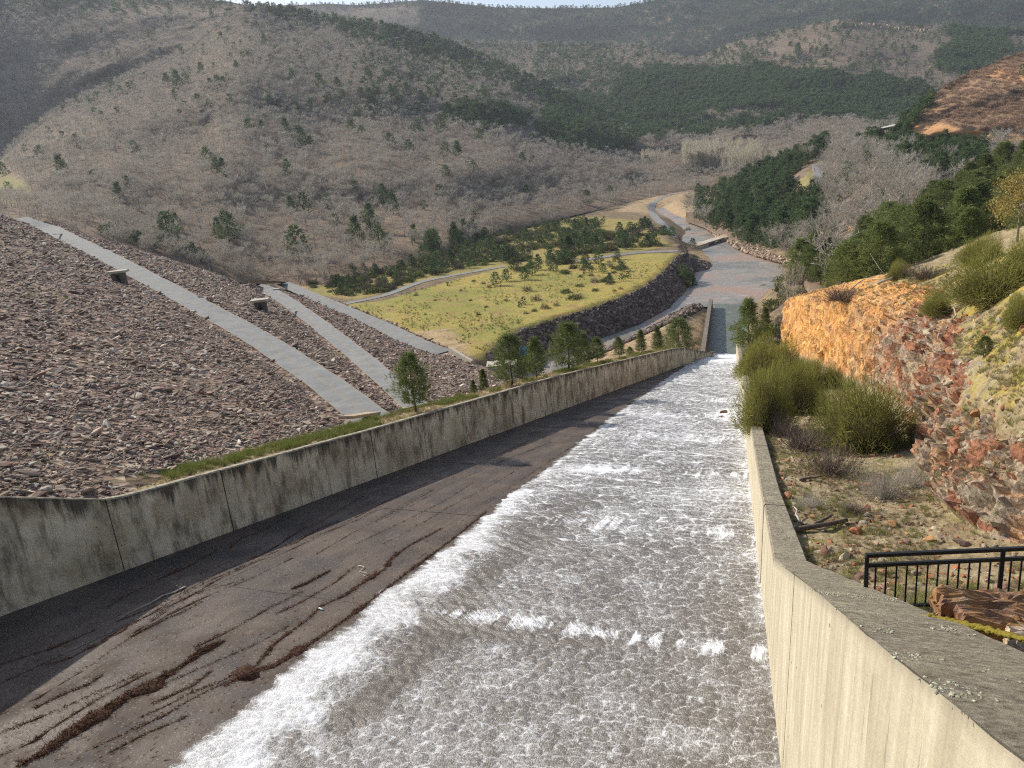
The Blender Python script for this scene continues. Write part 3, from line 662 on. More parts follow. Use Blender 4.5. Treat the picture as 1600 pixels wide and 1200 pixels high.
def zdam(x, y):
    z = zdam0(x, y)
    a, b = ab(x, y); ae = np.interp(b, sil[:, 1], sil[:, 0])
    for rd, wa, wb_ in rds:
        d, zr, tt = dpoly(x, y, rd); w = wa+(wb_-wa)*np.clip(tt/max(1e-6, np.linalg.norm(np.diff(rd, axis=0)[:, :2], axis=1).sum()), 0, 1); z = z+(zr-0.05-z)*(1-sstep(w+0.3, w+3.5, d))
    return z-np.maximum(0, a-ae)*0.9
def ondam(x, y):
    a, b = ab(x, y); return (a < np.interp(b, sil[:, 1], sil[:, 0])+1)
X, Y = grid_world(-330, -20, -6, 300, 1.3, 1.3); XC = X > xlc(Y)-0.42; X = np.minimum(X, xlc(Y)-0.44); Z = zdam(X, Y)+0.12*fbm(X*0.5, Y*0.5, 3)
k = (Z > ZM-4) & (zdam0(X, Y) < 3) & ~XC; Z = np.where(X > xlc(Y)-0.9, np.minimum(Z, ztl(Y)-0.12), Z)
N = NB('dam_rubble_bed', 0.95, 0.1)
v = N.vor(1.6, out='Color'); s = N.sepxyz(v)
c = N.ramp(s[0], [(0.0, (0.08, 0.05, 0.045)), (0.4, (0.18, 0.12, 0.10)), (0.8, (0.32, 0.23, 0.17)), (1, (0.45, 0.37, 0.29))])
c = N.mix(N.ramp(N.noise(0.12, 4, 0.6), [(0.5, 0), (0.7, 0.5)]), c, (0.24, 0.19, 0.10))
N.col(c); N.bump(N.vor(1.6), 1.0, 0.3); M['dambed'] = N.mat
dam = thing('rockfill_dam', 'huge reddish rockfill dam face sloping down from the upper left', 'dam')
link('face', gmesh('dam_face', X, Y, Z, M['dambed'], keep=k), dam)
# embankment strip behind the left wall
Ys = np.arange(4, 151.5, 1.0); Ds = np.array([0, .5, 1, 1.6, 2.2, 2.8, 3.6, 5, 7, 10, 14, 19, 25])
YY, DD = np.meshgrid(Ys, Ds, indexing='ij'); XX = xlc(YY)-0.42-DD
def zstrip(y, d): return np.where(y < 15, ztl(y)-0.5, ztl(y)-0.35)-np.maximum(0, d-3.0)*0.48
ZZ = zstrip(YY, DD)+0.10*fbm(YY*0.6, DD*0.6, 3)*(DD > 0.4)
ZZ = np.where((YY < 23), np.minimum(ZZ, zdam0(XX, YY)+0.4-0.1), ZZ); ZZ = np.maximum(ZZ, -42.4)
N = NB('gravel_verge', 0.95, 0.1); n2 = N.noise(0.8, 6, 0.7)
c = N.ramp(n2, [(0.3, (0.18, 0.14, 0.08)), (0.5, (0.36, 0.28, 0.17)), (0.7, (0.46, 0.38, 0.26))]); c = N.mix(N.ramp(N.noise(0.5, 4), [(0.5, 0), (0.65, 0.7)]), c, (0.17, 0.17, 0.05))
N.col(c); N.bump(N.noise(8, 5, 0.7), 0.8, 0.08); M['verge'] = N.mat
link('embankment', mesh('embankment', np.stack([XX, YY, ZZ], -1).reshape(-1, 3), gridfaces(*XX.shape), M['verge'], True), kind='structure')

# roads
N = NB('old_asphalt', 0.9, 0.25)
c = N.ramp(N.noise(0.6, 6, 0.65), [(0.3, (0.165, 0.17, 0.168)), (0.55, (0.225, 0.23, 0.225)), (0.75, (0.29, 0.285, 0.265))])
rv = N.sepxyz(N.attr('ruv', 'Vector'))
c = N.mix(N.ramp(N.math('PINGPONG', rv[0], 1.0), [(0.0, 0.35), (0.25, 0.0), (0.8, 0.0), (1.0, 0.6)]), c, N.mix(N.noise(2, 4), (0.20, 0.17, 0.12), (0.36, 0.31, 0.22)))
c = N.mix(N.ramp(N.noise(0.25, 5, 0.7), [(0.62, 0), (0.72, 0.5)]), c, (0.12, 0.12, 0.12))
N.col(c); N.bump(N.noise(12, 4), 0.3, 0.02); M['asphalt'] = N.mat
def strip(name, P, w, mat, lift=0.06, kind='structure', zf=None, edge=0.35, label=None, cat=None):
    P = np.asarray(P, float); V = []; UV = []
    T_ = np.gradient(P, axis=0)[:, :2]; T_ /= np.linalg.norm(T_, axis=1, keepdims=True)
    nn = np.stack([-T_[:, 1], T_[:, 0]], 1); cols = [-1, -0.5, 0, 0.5, 1]
    for i, p in enumerate(P):
        for c_ in cols:
            ww = (w if np.isscalar(w) else w[i])*c_*(1+(0.02*math.sin(i*1.7+c_*5)+0.02*math.sin(i*0.63+c_) if abs(c_) == 1 else 0))
            x, y = p[:2]+nn[i]*ww; z = p[2] if zf is None else float(zf(np.array(x), np.array(y)))
            V.append((x, y, z+lift)); UV.append((c_, i, 0))
    return link(name, mesh(name, V, gridfaces(len(P), 5), mat, True, {'ruv': ('POINT', 'FLOAT_VECTOR', UV)}), None, label, cat, None, kind)
strip('road', road1, wof(road1, 2.9, 1.75), M['asphalt']); strip('road', road2, wof(road2, 2.3, 1.45), M['asphalt'])
strip('road', road3, wof(road3, 2.6, 2.4), M['asphalt'], 0.10)
def wline(pts, z, step=3.0, zf=None):
    P = np.array([atz(px, py, z) for px, py in pts]); out = []
    for i in range(len(P)-1):
        n = max(1, int(np.linalg.norm(P[i+1]-P[i])/step))
        for k_ in range(n): out.append(P[i]+(P[i+1]-P[i])*k_/n)
    out.append(P[-1]); out = np.array(out)
    for _ in range(5): out[1:-1] = (out[:-2]+2*out[1:-1]+out[2:])/4
    return out
strip('path', wline([(525, 478), (560, 470), (600, 464), (640, 447), (665, 438), (720, 428), (790, 417)], ZM), 1.7, M['asphalt'], 0.12, zf=zvalley)
strip('path', wline([(1064, 302), (1036, 309), (1016, 321), (1022, 338), (1032, 352), (1052, 364), (1068, 374)], -41.0), 2.2, M['asphalt'], 0.15, zf=zvalley)
strip('path', wline([(905, 408), (930, 403), (965, 399), (1010, 393), (1040, 395), (1060, 392)], ZM), 2.0, M['asphalt'], 0.12, zf=zvalley)
# pale kerb line crossing the roads, and gutters
def crossbar(name, a, b, w, h, mat, lift, label, cat):
    b_ = MB(); b_.bar(a+np.array([0, 0, lift]), b+np.array([0, 0, lift]), w, h); link(name, b_.mesh(name, mat), None, label, cat)
crossbar('drain_kerb', dpt(84, 367), dpt(118, 365), 0.45, 0.15, M['plaster'], 0.15, 'white kerb crossing the upper road near its far top end', 'kerb')
crossbar('drain_kerb', dpt(437, 487), dpt(460, 483), 0.4, 0.15, M['plaster'], 0.12, 'white kerb crossing the middle road below the second concrete hut', 'kerb')

# dam gauge huts
def hut(px, py, s, label, rz):
    p = dpt(px, py); t = thing('gauge_hut', label, 'hut', (p[0], p[1], p[2]-0.3), 'concrete huts on the dam face', rot=(0, 0, rz))
    b_ = MB(); b_.box((0, 0, s*0.55), (s*1.1, s*0.85, s*1.1)); link('body', b_.mesh('hut_body', M['darkwood']), t)
    b_ = MB(); b_.box((0, 0, s*1.2), (s*1.75, s*1.15, s*0.22)); link('roof_slab', b_.mesh('hut_roof', M['conc']), t)
    b_ = MB(); b_.box((s*0.0, -s*0.43, s*0.5), (s*0.4, 0.06, s*0.8)); link('door', b_.mesh('hut_door', M['black']), t)
hut(188, 441, 1.75, 'small dark hut with slab roof on the uphill edge of the upper road', 0.5)
hut(409, 485, 1.9, 'small concrete hut on the rockfill beside the middle road', 0.5)
hut(433, 457, 1.1, 'tiniest concrete hut at the far end of the middle road', 0.5)

# stones of the dam face: instances sized by distance
def damfield(n, dmin, dmax, s0, s1):
    out = []
    u = rng.random(n); d = dmin*(dmax/dmin)**u; az = rng.uniform(0.0, 1.25, n)
    x = -np.sin(az)*d; y = np.cos(az)*d
    k_ = ondam(x, y) & (x < xl(y)-0.55) & (y > 3)
    z = zdam(x, y); k_ &= (z > zvalley_fast(x, y)) & (zdam0(x, y) < 3)
    for rd, wa, wb_ in rds:
        d_, _, tt = dpoly(x, y, rd); k_ &= d_ > wa+(wb_-wa)*np.clip(tt/np.linalg.norm(np.diff(rd, axis=0)[:, :2], axis=1).sum(), 0, 1)+0.1
    dd = (xl(y)-0.42)-x
    k_ &= ~((y > 24) & (dd < 3.0)) & (z > zstrip(y, dd)-0.15)
    k_ &= (fbm(x*0.12, y*0.12, 3) < 0.40) | (rng.random(n) < 0.35)
    x, y, z, d = x[k_], y[k_], z[k_], d[k_]
    s = np.exp(rng.normal(-0.08, 0.55, len(x)))*np.interp(d, [dmin, dmax], [s0, s1])*(1+0.5*sstep(60, 30, d)*(rng.random(len(x)) < 0.12))
    s = np.minimum(s, np.interp(d, [dmin, dmax], [0.42, 0.9])); return np.stack([x, y, z+0.15*s], 1), s
def zvalley_fast(x, y): return np.full(np.shape(x), ZM-0.3)
P1, s1 = damfield(190000, 26, 330, 0.074, 0.40)
nslope = np.array([ND[0], ND[1], 1]); 
rr = rrot(len(P1), 0.45)
order = np.argsort(-(s1/np.linalg.norm(P1, axis=1))); big = order[:300]; rest = order[300:]
_,_,dd = project(P1[big]); 
stone_scl = np.stack([s1*rng.uniform(0.9, 1.9, len(s1)), s1*rng.uniform(0.8, 1.2, len(s1)), s1*rng.uniform(0.5, 0.9, len(s1))], 1)
for i in big: link('stone', ROCKS[i % 8], dam, loc=P1[i], rot=rr[i], scale=stone_scl[i])
scatter('stones', P1[rest], rr[rest], stone_scl[rest], ROCKS, parent=dam)
print('dam stones', len(P1))

# riprap of the meadow bank 
n = 34000; L = dpoly(np.array([0.]), np.array([0.]), RIP)[2]
RP = np.array(RIP); seg = np.linalg.norm(np.diff(RP, axis=0), axis=1); cs = np.concatenate([[0], np.cumsum(seg)])
t = rng.random(n)*cs[-1]; bx = np.interp(t, cs, RP[:, 0]); by = np.interp(t, cs, RP[:, 1])
k = np.clip(np.searchsorted(cs, t)-1, 0, len(seg)-1); tx = (RP[k+1]-RP[k])/seg[k][:, None]
off = rng.uniform(-1.5, 14.5, n)*np.where(rng.random(n) < 0.5, 1, -1); x = bx+tx[:, 1]*off; y = by-tx[:, 0]*off
z = zvalley(x, y); k = (z > -44.25) & (z < ZM-0.7) & (dpoly(x, y, RIP)[0] < 9.5); x, y, z = x[k], y[k], z[k]
bank = thing('riprap_bank', 'curved bank of dark angular boulders between the yellow meadow and the river', 'boulder bank')
rb = (np.stack([x, y, z+0.25], 1)); rs = np.exp(rng.normal(-0.62, 0.3, len(x)))
o = np.argsort(-(rs/np.linalg.norm(rb, axis=1))); rr = rrot(len(x), 0.8)
for i in o[:300]: link('boulder', BROCKS[i % 5], bank, loc=rb[i], rot=rr[i], scale=rs[i])
scatter('boulders', rb[o[300:]], rr[o[300:]], rs[o[300:]], BROCKS, parent=bank)
# pale riprap on the far right bank
def bandrocks(poly, z, n, s, protos, name, label, nind=60):
    px = np.array([p[0] for p in poly]); py = np.array([p[1] for p in poly])
    x = rng.uniform(px.min(), px.max(), n*6); y = rng.uniform(py.min(), py.max(), n*6); k = inpoly(x, y, poly); x, y = x[k][:n], y[k][:n]
    P = atz(x, y, z(x, y) if callable(z) else z); t = thing(name, label, 'boulder bank'); r = rrot(len(P), 0.8); ss = np.exp(rng.normal(0, 0.25, len(P)))*s
    for i in range(min(nind, len(P))): link('boulder', protos[i % len(protos)], t, loc=P[i], rot=r[i], scale=ss[i])
    scatter('boulders', P[nind:], r[nind:], ss[nind:], protos, parent=t)
bandrocks([(1134, 375), (1160, 374), (1200, 383), (1240, 392), (1246, 412), (1222, 410), (1190, 402), (1150, 388)], lambda x, y: np.interp(x, [1134, 1246], [-43.4, -42.8]), 1300, 0.85, PROCKS, 'riprap_bank', 'pale boulder bank on the right shore below the pine plantation')
bandrocks([(1083, 335), (1096, 336), (1125, 355), (1132, 365), (1118, 370), (1098, 352), (1082, 341)], -43.4, 420, 0.8, PROCKS, 'riprap_bank', 'short pale boulder bank upstream of the stone causeway')
# ------------------------------------------------------------------ hills built as relief layers
LAY = {}
def layer(name, xs, top, bot, D, disp=0.04, nx=180, nt=90, k=0, mat=None, tone=None, back=True):
    L = dict(xs=np.array(xs, float), top=np.array(top, float), bot=np.array(bot, float), D=np.log(np.array(D, float)), disp=disp, k=k)
    LAY[name] = L
    px = np.linspace(xs[0], xs[-1], nx); t = np.linspace(0, 1, nt)
    PX, T_ = np.meshgrid(px, t, indexing='ij'); P, PY = lay_pt(L, PX, T_)
    V = P.reshape(-1, 3); Fq = gridfaces(nx, nt); at = {}
    if back:   # the far side falls away behind the ridge
        d = np.linalg.norm(P[:, -1, :2], axis=1, keepdims=True); b1 = P[:, -1]*np.array([1.12, 1.12, 1]); b1[:, 2] -= 0.05*d[:, 0]; b2 = P[:, -1]*np.array([1.4, 1.4, 1]); b2[:, 2] -= 0.25*d[:, 0]
        n0 = len(V); V = np.concatenate([V, b1, b2]); i = np.arange(nx-1); e = i*nt+nt-1
        Fq = np.concatenate([Fq, np.stack([e, n0+i, n0+i+1, e+nt], 1), np.stack([n0+i, n0+nx+i, n0+nx+i+1, n0+i+1], 1)])
    tn = np.zeros(len(V))
    if tone is not None: tn[:nx*nt] = tone(PX, PY).ravel()
    return link('hillside', mesh(name, V, Fq, mat or M['hill'], True, {'tone': ('POINT', 'FLOAT', tn)}), kind='structure')
def lay_pt(L, PX, T_):
    top = np.interp(PX, L['xs'], L['top']); bot = np.interp(PX, L['xs'], L['bot']); PY = bot+(top-bot)*T_
    nd = L['D'].shape[1]; tt = np.linspace(0, 1, nd); dl = np.zeros(np.shape(PX))
    cols = [np.interp(PX, L['xs'], L['D'][:, j]) for j in range(nd)]
    q = np.clip(T_*(nd-1), 0, nd-1-1e-6); i = np.floor(q).astype(int); f = q-i; f = 0.5*f+0.5*f*f*(3-2*f)
    C = np.stack(cols, -1); a = np.take_along_axis(C, i[..., None], -1)[..., 0]; b = np.take_along_axis(C, (i+1)[..., None], -1)[..., 0]
    dl = a+(b-a)*f + L['disp']*fbm(PX*0.012+L['k']*5, T_*5, 5, L['k'])*np.minimum(1, 6*T_)
    return atd(PX, PY, np.exp(dl)), PY
def lay_px(L, px, py):
    top = np.interp(px, L['xs'], L['top']); bot = np.interp(px, L['xs'], L['bot'])
    t = (py-bot)/(top-bot); return lay_pt(L, px, np.clip(t, 0, 1))[0], (t >= 0) & (t <= 1)
N = NB('forest_floor', 0.95, 0.08)
n1 = N.noise(0.02, 5, 0.6); n2 = N.noise(0.18, 6, 0.7); n3 = N.noise(1.0, 4, 0.7)
c = N.ramp(n2, [(0.3, (0.14, 0.10, 0.075)), (0.5, (0.26, 0.195, 0.14)), (0.7, (0.38, 0.30, 0.22))])
c = N.mix(N.ramp(N.noise(0.007, 4, 0.6), [(0.4, 0.6), (0.6, 0.0)]), c, (0.10, 0.08, 0.06)); c = N.mix(N.ramp(n1, [(0.4, 0), (0.65, 0.6)]), c, (0.24, 0.165, 0.11)); c = N.mix(N.ramp(n3, [(0.4, 0.4), (0.55, 0)]), c, (0.08, 0.06, 0.045))
oc = N.ramp(n2, [(0.3, (0.30, 0.15, 0.07)), (0.5, (0.50, 0.28, 0.13)), (0.7, (0.62, 0.40, 0.22))])
gc = N.ramp(n2, [(0.3, (0.17, 0.15, 0.06)), (0.6, (0.28, 0.24, 0.11))])
tn = N.attr('tone'); c = N.mix(N.ramp(tn, [(0.5, 0.0), (1.0, 1.0)]), c, oc); c = N.mix(N.ramp(tn, [(0.0, 0.0), (0.3, 0.0), (0.45, 1.0), (0.55, 1.0), (0.6, 0.0)]), c, gc)
N.col(c); N.bump(n2, 0.8, 1.0); M['hill'] = N.mat
def dz(px, py, z): p = atz(px, py, z); return float(np.hypot(p[0], p[1]))

layer('far_mountain', [300, 350, 420, 450, 520, 560, 620, 660, 700, 780, 860, 960, 1000, 1030, 1060, 1300, 2000],
      [16, 14, 9, 8, 6, 8, 3, 0, 4, 12, 13, 12, 5, -1, -8, -25, -40], [130]*17, [[2350, 2520, 2700, 2900]]*17, 0.03, 240, 60, 1)
layer('left_back_hill', [-400, 0, 200, 300, 350, 385, 420], [-90, -12, -4, -1, 1, 8, 26], [330, 280, 150, 100, 62, 40, 40], [[1180, 1270, 1390, 1560]]*7, 0.03, 120, 70, 2)
b = [345, 352, 378, 402, 440, 455, 450, 430, 395, 358, 338, 316, 300, 270, 240, 222, 230]
xs = [-400, 0, 100, 200, 300, 400, 500, 600, 700, 800, 900, 1000, 1100, 1200, 1300, 1400, 1460]
b = [345, 345, 370, 395, 425, 448, 450, 430, 398, 360, 336, 314, 300, 272, 240, 226, 224]
tp = [290, 252, 168, 122, 88, 20, 27, 40, 66, 108, 158, 196, 195, 186, 182, 188, 192]
D = [[330, 480, 700, 950], [330, 480, 700, 980], [322, 480, 700, 1020], [318, 480, 720, 1080], [315, 475, 740, 1180], [dz(400, 448, ZM-.8), 470, 740, 1250], [dz(500, 450, ZM-.8), 470, 760, 1280], [dz(600, 430, ZM-.8), 480, 780, 1250],
     [dz(700, 398, ZM-1), 520, 820, 1220], [dz(800, 360, ZM-1.5), 590, 850, 1180], [dz(900, 336, ZM-2), 680, 880, 1150], [dz(1000, 314, -41), 780, 930, 1100], [690, 820, 950, 1080], [720, 860, 960, 1080], [760, 880, 980, 1080], [800, 900, 1000, 1090], [820, 900, 1000, 1090]]
def ytip(x): return np.interp(x, [350, 420, 500, 550, 600, 650, 700], [1, 14, 27, 34, 46, 56, 68])
xs2, tp2, b2, D2 = [], [], [], []
for x_ in sorted(set(xs+[50, 150, 250, 350, 380, 450, 550, 650])):
    xs2.append(x_); tp2.append(float(np.interp(x_, [-400, 0, 50, 100, 200, 280, 350, 385, 420, 500, 600, 650, 700, 800, 850, 900, 1000, 1100, 1200, 1300, 1400, 1460], [290, 250, 205, 168, 122, 90, 30, 8, 12, 25, 42, 52, 68, 108, 130, 158, 196, 195, 186, 182, 188, 192])))
    b2.append(float(np.interp(x_, xs, b))); D2.append([float(np.interp(x_, xs, [d_[j] for d_ in D])) for j in range(4)])
layer('left_hill', xs2, tp2, b2, D2, 0.05, 330, 150, 3,
      tone=lambda X_, Y_: 0.5*inpoly(X_, Y_, [(-100, 255), (10, 268), (45, 288), (50, 300), (20, 318), (-100, 330)]))
layer('mid_valley_hill', [560, 600, 700, 800, 900, 1000, 1080, 1150, 1250, 1350, 1440, 1500, 1600], [64, 62, 66, 68, 70, 74, 92, 104, 110, 116, 128, 150, 170], [250]*13,
      [[1000, 1250, 1500, 1850]]*4+[[1000, 1230, 1450, 1780], [1000, 1200, 1400, 1700], [1000, 1180, 1360, 1600], [1000, 1170, 1330, 1540]]+[[1000, 1150, 1300, 1500]]*5, 0.03, 200, 70, 0)
layer('outcrop_hill', [1060, 1080, 1150, 1230, 1310, 1400, 1470, 1600, 2000], [108, 93, 62, 45, 30, 36, 42, 52, 60], [190]*9, [[1150, 1300, 1500, 1780]]*9, 0.03, 160, 70, 1)
layer('orange_hill', [1395, 1420, 1440, 1480, 1530, 1600, 1700, 2000], [212, 186, 161, 131, 106, 80, 50, 10], [238, 240, 244, 250, 256, 262, 268, 275], [[440, 450, 460, 470], [430, 440, 455, 480], [430, 445, 465, 500], [425, 450, 480, 530], [420, 450, 490, 560], [415, 450, 500, 600], [410, 450, 510, 640], [400, 450, 520, 700]], 0.03, 120, 70, 2,
      tone=lambda X_, Y_: np.maximum(0.66*np.ones_like(X_), np.maximum(1.0*inpoly(X_, Y_, [(1405, 192), (1470, 192), (1500, 202), (1560, 207), (1600, 214), (1600, 226), (1560, 221), (1500, 215), (1450, 212), (1400, 208)]), 1.0*inpoly(X_, Y_, [(1535, 118), (1560, 108), (1600, 110), (1640, 112), (1640, 140), (1600, 130), (1560, 124)]))))
layer('right_bank', [1072, 1100, 1140, 1200, 1240, 1260, 1300, 1400, 1500, 1600, 1750, 2000], [316, 300, 286, 264, 246, 236, 220, 224, 236, 247, 252, 256], [346, 356, 376, 396, 412, 455, 476, 452, 425, 380, 330, 300],
      [[dz(1072, 346, -43), 470, 520, 600], [dz(1100, 356, -43), 430, 500, 590], [dz(1140, 376, -43.5), 370, 440, 560], [dz(1200, 396, -44), 340, 410, 520], [dz(1240, 412, -44.4), 320, 400, 520], [150, 240, 340, 520], [124, 220, 340, 540], [120, 180, 280, 460], [118, 165, 250, 400], [116, 150, 210, 330], [112, 145, 200, 300], [110, 140, 190, 280]], 0.03, 240, 110, 1,
      tone=lambda X_, Y_: np.maximum(0.5*inpoly(X_, Y_, [(1245, 285), (1270, 262), (1285, 240), (1292, 300), (1260, 310)]), 1.0*inpoly(X_, Y_, [(1320, 352), (1360, 350), (1358, 362), (1322, 362)])))

# ------------------------------------------------------------------ right bank: bench and cliff
def xbs(y): return np.interp(y, [0, 10, 18, 22, 26, 30, 36, 46, 58, 72, 89, 112, 122], [16, 14, 11, 8, 5.6, 4.9, 5.1, 5.9, 7.0, 5.0, 2.4, -1.4, -3.2])
def hprof(dx, y):
    n_ = np.interp(dx, [-9, 0, 2, 5, 10, 20, 35], [0, 0, 4.2, 7.3, 11.5, 18, 24]); f_ = np.interp(dx, [-9, 0, 1.0, 9, 18.7, 27, 60], [0, 0, 8.6, 10.6, 13.2, 17.0, 22])
    w = sstep(40, 95, y); return n_*(1-w)+f_*w
def zbench(x, y):
    yk = np.asarray(y, float)
    return np.where(yk > 21.35, ztr(yk)-0.35, np.minimum(ztr(21.35)-0.35+0.515*(21.35-yk), -8.3))
NYc = 700; NXc = 330
yc = 4*np.exp(np.linspace(0, 1, NYc)*math.log(124/4.0)); tcv = np.concatenate([np.linspace(0, 1, 90)*0.999, 1+np.linspace(0, 1, 150)**1.0*10, 11.2+np.linspace(0, 1, 90)*35])
YY, TT = np.meshgrid(yc, tcv, indexing='ij')
XO = xr(YY)+thr(YY)+0.05; XB = np.maximum(xbs(YY), XO+0.6)
XX = np.where(TT < 1, XO+(XB-XO)*TT, XB+(TT-1)); DX = np.maximum(0, XX-XB)
rise = hprof(DX, YY)
ZZ = zbench(XX, YY)+0.22*fbm(XX*0.5, YY*0.5, 4)+0.06*fbm(XX*2.5, YY*2.5, 3)+rise+np.where(TT < 1, 0.9*np.clip(TT-0.55, 0, 1)**2, 0.18)
lim = np.interp(YY, [20, 30, 46, 58, 72, 89, 110], [0.9, 1.1, 1.7, 2.4, 4.3, 7.0, 9.0])*(1+0.7*fbm(YY*0.25, DX*0.3, 3)); steep = sstep(0.0, 0.2, DX)*(1-sstep(lim, lim+0.4+0.2*lim, DX))
# tilted strata blocks: cells in rotated coordinates
q1 = (ZZ*0.8+YY*0.45); q2 = (YY*0.9-ZZ*0.35)
def blocks(sc, k_, asp=3.0):
    w1 = q1*sc*asp+0.35*fbm(q1*sc, q2*sc, 2, k_); w2 = q2*sc+0.35*fbm(q2*sc, q1*sc, 2, k_+1)
    f1_, f2_, id_, ox_, oy_ = cells(w1, w2, k_); return f1_, f2_, id_, ox_, oy_
B1 = blocks(0.32, 0); B2 = blocks(0.75, 1, 2.6); B3 = blocks(1.9, 2, 2.4)
B4 = blocks(4.2, 3, 1.6)
push = 0.75*(B1[2]-0.5)+0.42*(B2[2]-0.5)+0.14*(B3[2]-0.5)+0.06*(B4[2]-0.5)+0.25*(B1[3]*0.8+B1[4]*0.6)+0.30*(B2[3]*0.7-B2[4]*0.5)+0.25*(B3[3]*0.6+B3[4]*0.4)+0.45*fbm(q1*0.3, q2*0.3, 3)
gap = np.clip(1-(B1[1]-B1[0])/0.10, 0, 1)*0.25+np.clip(1-(B2[1]-B2[0])/0.10, 0, 1)*0.12
amp_ = steep+0.16*(DX > 0.05)
wdt = np.interp(YY, [60, 85], [1.0, 0.62])
XX2 = XX-(push*0.9*wdt-gap)*amp_; ZZ2 = ZZ+(push*0.5*wdt-gap*0.6)*amp_
ZZ2 = ZZ2+0.10*fbm(XX*1.2, YY*1.2, 4)*(DX > 0)
# tones
ora = sstep(56, 86, YY+16*fbm(q1*0.25, q2*0.25, 4))*steep
tone = np.stack([steep, ora, B3[2]*0.25+B2[2]*0.75], -1)
pale = sstep(0.05, 0.35, fbm(q1*0.25, q2*0.10+4, 3, 1)); 
N = NB('cliff_rock', 0.92, 0.15)
s = N.sepxyz(N.attr('tone3', 'Vector')); st, orr, idb = s[0], s[1], s[2]
idm = N.math('FRACT', N.math('ADD', idb, N.math('MULTIPLY', N.noise(0.9, 3), 0.9)))
rc = N.ramp(idm, [(0.0, (0.24, 0.11, 0.07)), (0.25, (0.38, 0.18, 0.10)), (0.42, (0.19, 0.12, 0.105)), (0.6, (0.44, 0.27, 0.15)), (0.8, (0.29, 0.24, 0.19)), (1.0, (0.48, 0.37, 0.24))])
rc = N.mix(N.ramp(N.noise(0.35, 5, 0.65), [(0.52, 0.0), (0.66, 0.6)]), rc, N.ramp(N.noise(3, 4), [(0.35, (0.26, 0.24, 0.18)), (0.6, (0.46, 0.40, 0.26))]))
oc = N.ramp(N.noise(0.8, 6, 0.65, N.mapping((2.2, 2.2, 0.35))), [(0.3, (0.42, 0.17, 0.055)), (0.45, (0.62, 0.31, 0.095)), (0.6, (0.70, 0.42, 0.15)), (0.72, (0.74, 0.58, 0.32))])
oc = N.mix(N.ramp(N.noise(2.2, 5, 0.7), [(0.6, 0.0), (0.68, 0.8)]), oc, (0.20, 0.10, 0.06))
oc = N.mix(N.ramp(N.vor(1.0, N.mapping((1.3, 1.3, 0.38)), 'DISTANCE_TO_EDGE'), [(0.0, 0.75), (0.035, 0.3), (0.07, 0.0)]), oc, (0.16, 0.075, 0.04))
oc = N.mix(N.ramp(N.noise(0.45, 5, 0.7), [(0.52, 0.0), (0.64, 0.65)]), oc, (0.42, 0.24, 0.14))
rock = N.mix(orr, rc, oc)
soil = N.ramp(N.noise(0.9, 7, 0.72), [(0.28, (0.12, 0.085, 0.05)), (0.45, (0.27, 0.21, 0.12)), (0.6, (0.36, 0.30, 0.18)), (0.75, (0.44, 0.38, 0.25))])
soil = N.mix(N.ramp(N.noise(0.55, 5, 0.7), [(0.56, 0), (0.66, 0.8)]), soil, (0.17, 0.17, 0.045))
soil = N.mix(N.ramp(N.noise(5, 3), [(0.62, 0), (0.7, 0.6)]), soil, (0.30, 0.15, 0.09))
up = N.sepxyz(N.nt.nodes.new('ShaderNodeNewGeometry').outputs['Normal'])[2]
moss = N.math('MULTIPLY', N.attr('slope'), N.ramp(N.noise(0.35, 6, 0.75), [(0.47, 0), (0.58, 0.9)]))
soil = N.mix(moss, soil, N.ramp(N.noise(3, 4), [(0.3, (0.22, 0.20, 0.05)), (0.6, (0.44, 0.33, 0.06))]))
c = N.mix(N.ramp(st, [(0.25, 0.0), (0.5, 1.0)]), soil, rock)
N.col(c); N.bump(N.math('ADD', N.noise(3.5, 7, 0.7), N.math('MULTIPLY', N.vor(5.0), 0.4)), 0.9, 0.12); M['cliff'] = N.mat
link('ground', mesh('cliff_and_bench', np.stack([XX2, YY, ZZ2], -1).reshape(-1, 3), gridfaces(NYc, len(tcv)), M['cliff'], False, {
    'tone3': ('POINT', 'FLOAT_VECTOR', tone), 'slope': ('POINT', 'FLOAT', sstep(0.8, 2.0, DX-0.4*np.interp(YY, [20, 60, 90], [0, 2, 8]))*(YY < 95))}), kind='structure')
CLP = (XX2, YY, ZZ2)
def zright(x, y):
    """height of the bench / cliff top surface by nearest grid vertex"""
    i = np.clip(np.searchsorted(yc, y), 0, NYc-1); row = XX2[i]; j = int(np.argmin(np.abs(row-x))); return float(ZZ2[i, j])
def right_px(px, py):
    """first hit of the sight line on the bench/cliff mesh"""
    pu, pv, _ = PJ; d = (pu-px)**2+(pv-py)**2
    cand = np.argwhere(d < 36)
    if len(cand) == 0: cand = [np.unravel_index(np.argmin(d), d.shape)]
    best = min(cand, key=lambda c_: YY[c_[0], c_[1]]+0.05*d[c_[0], c_[1]])
    i, j = best; return np.array([XX2[i, j], YY[i, j], ZZ2[i, j]])
PJ = project(np.stack(CLP, -1))
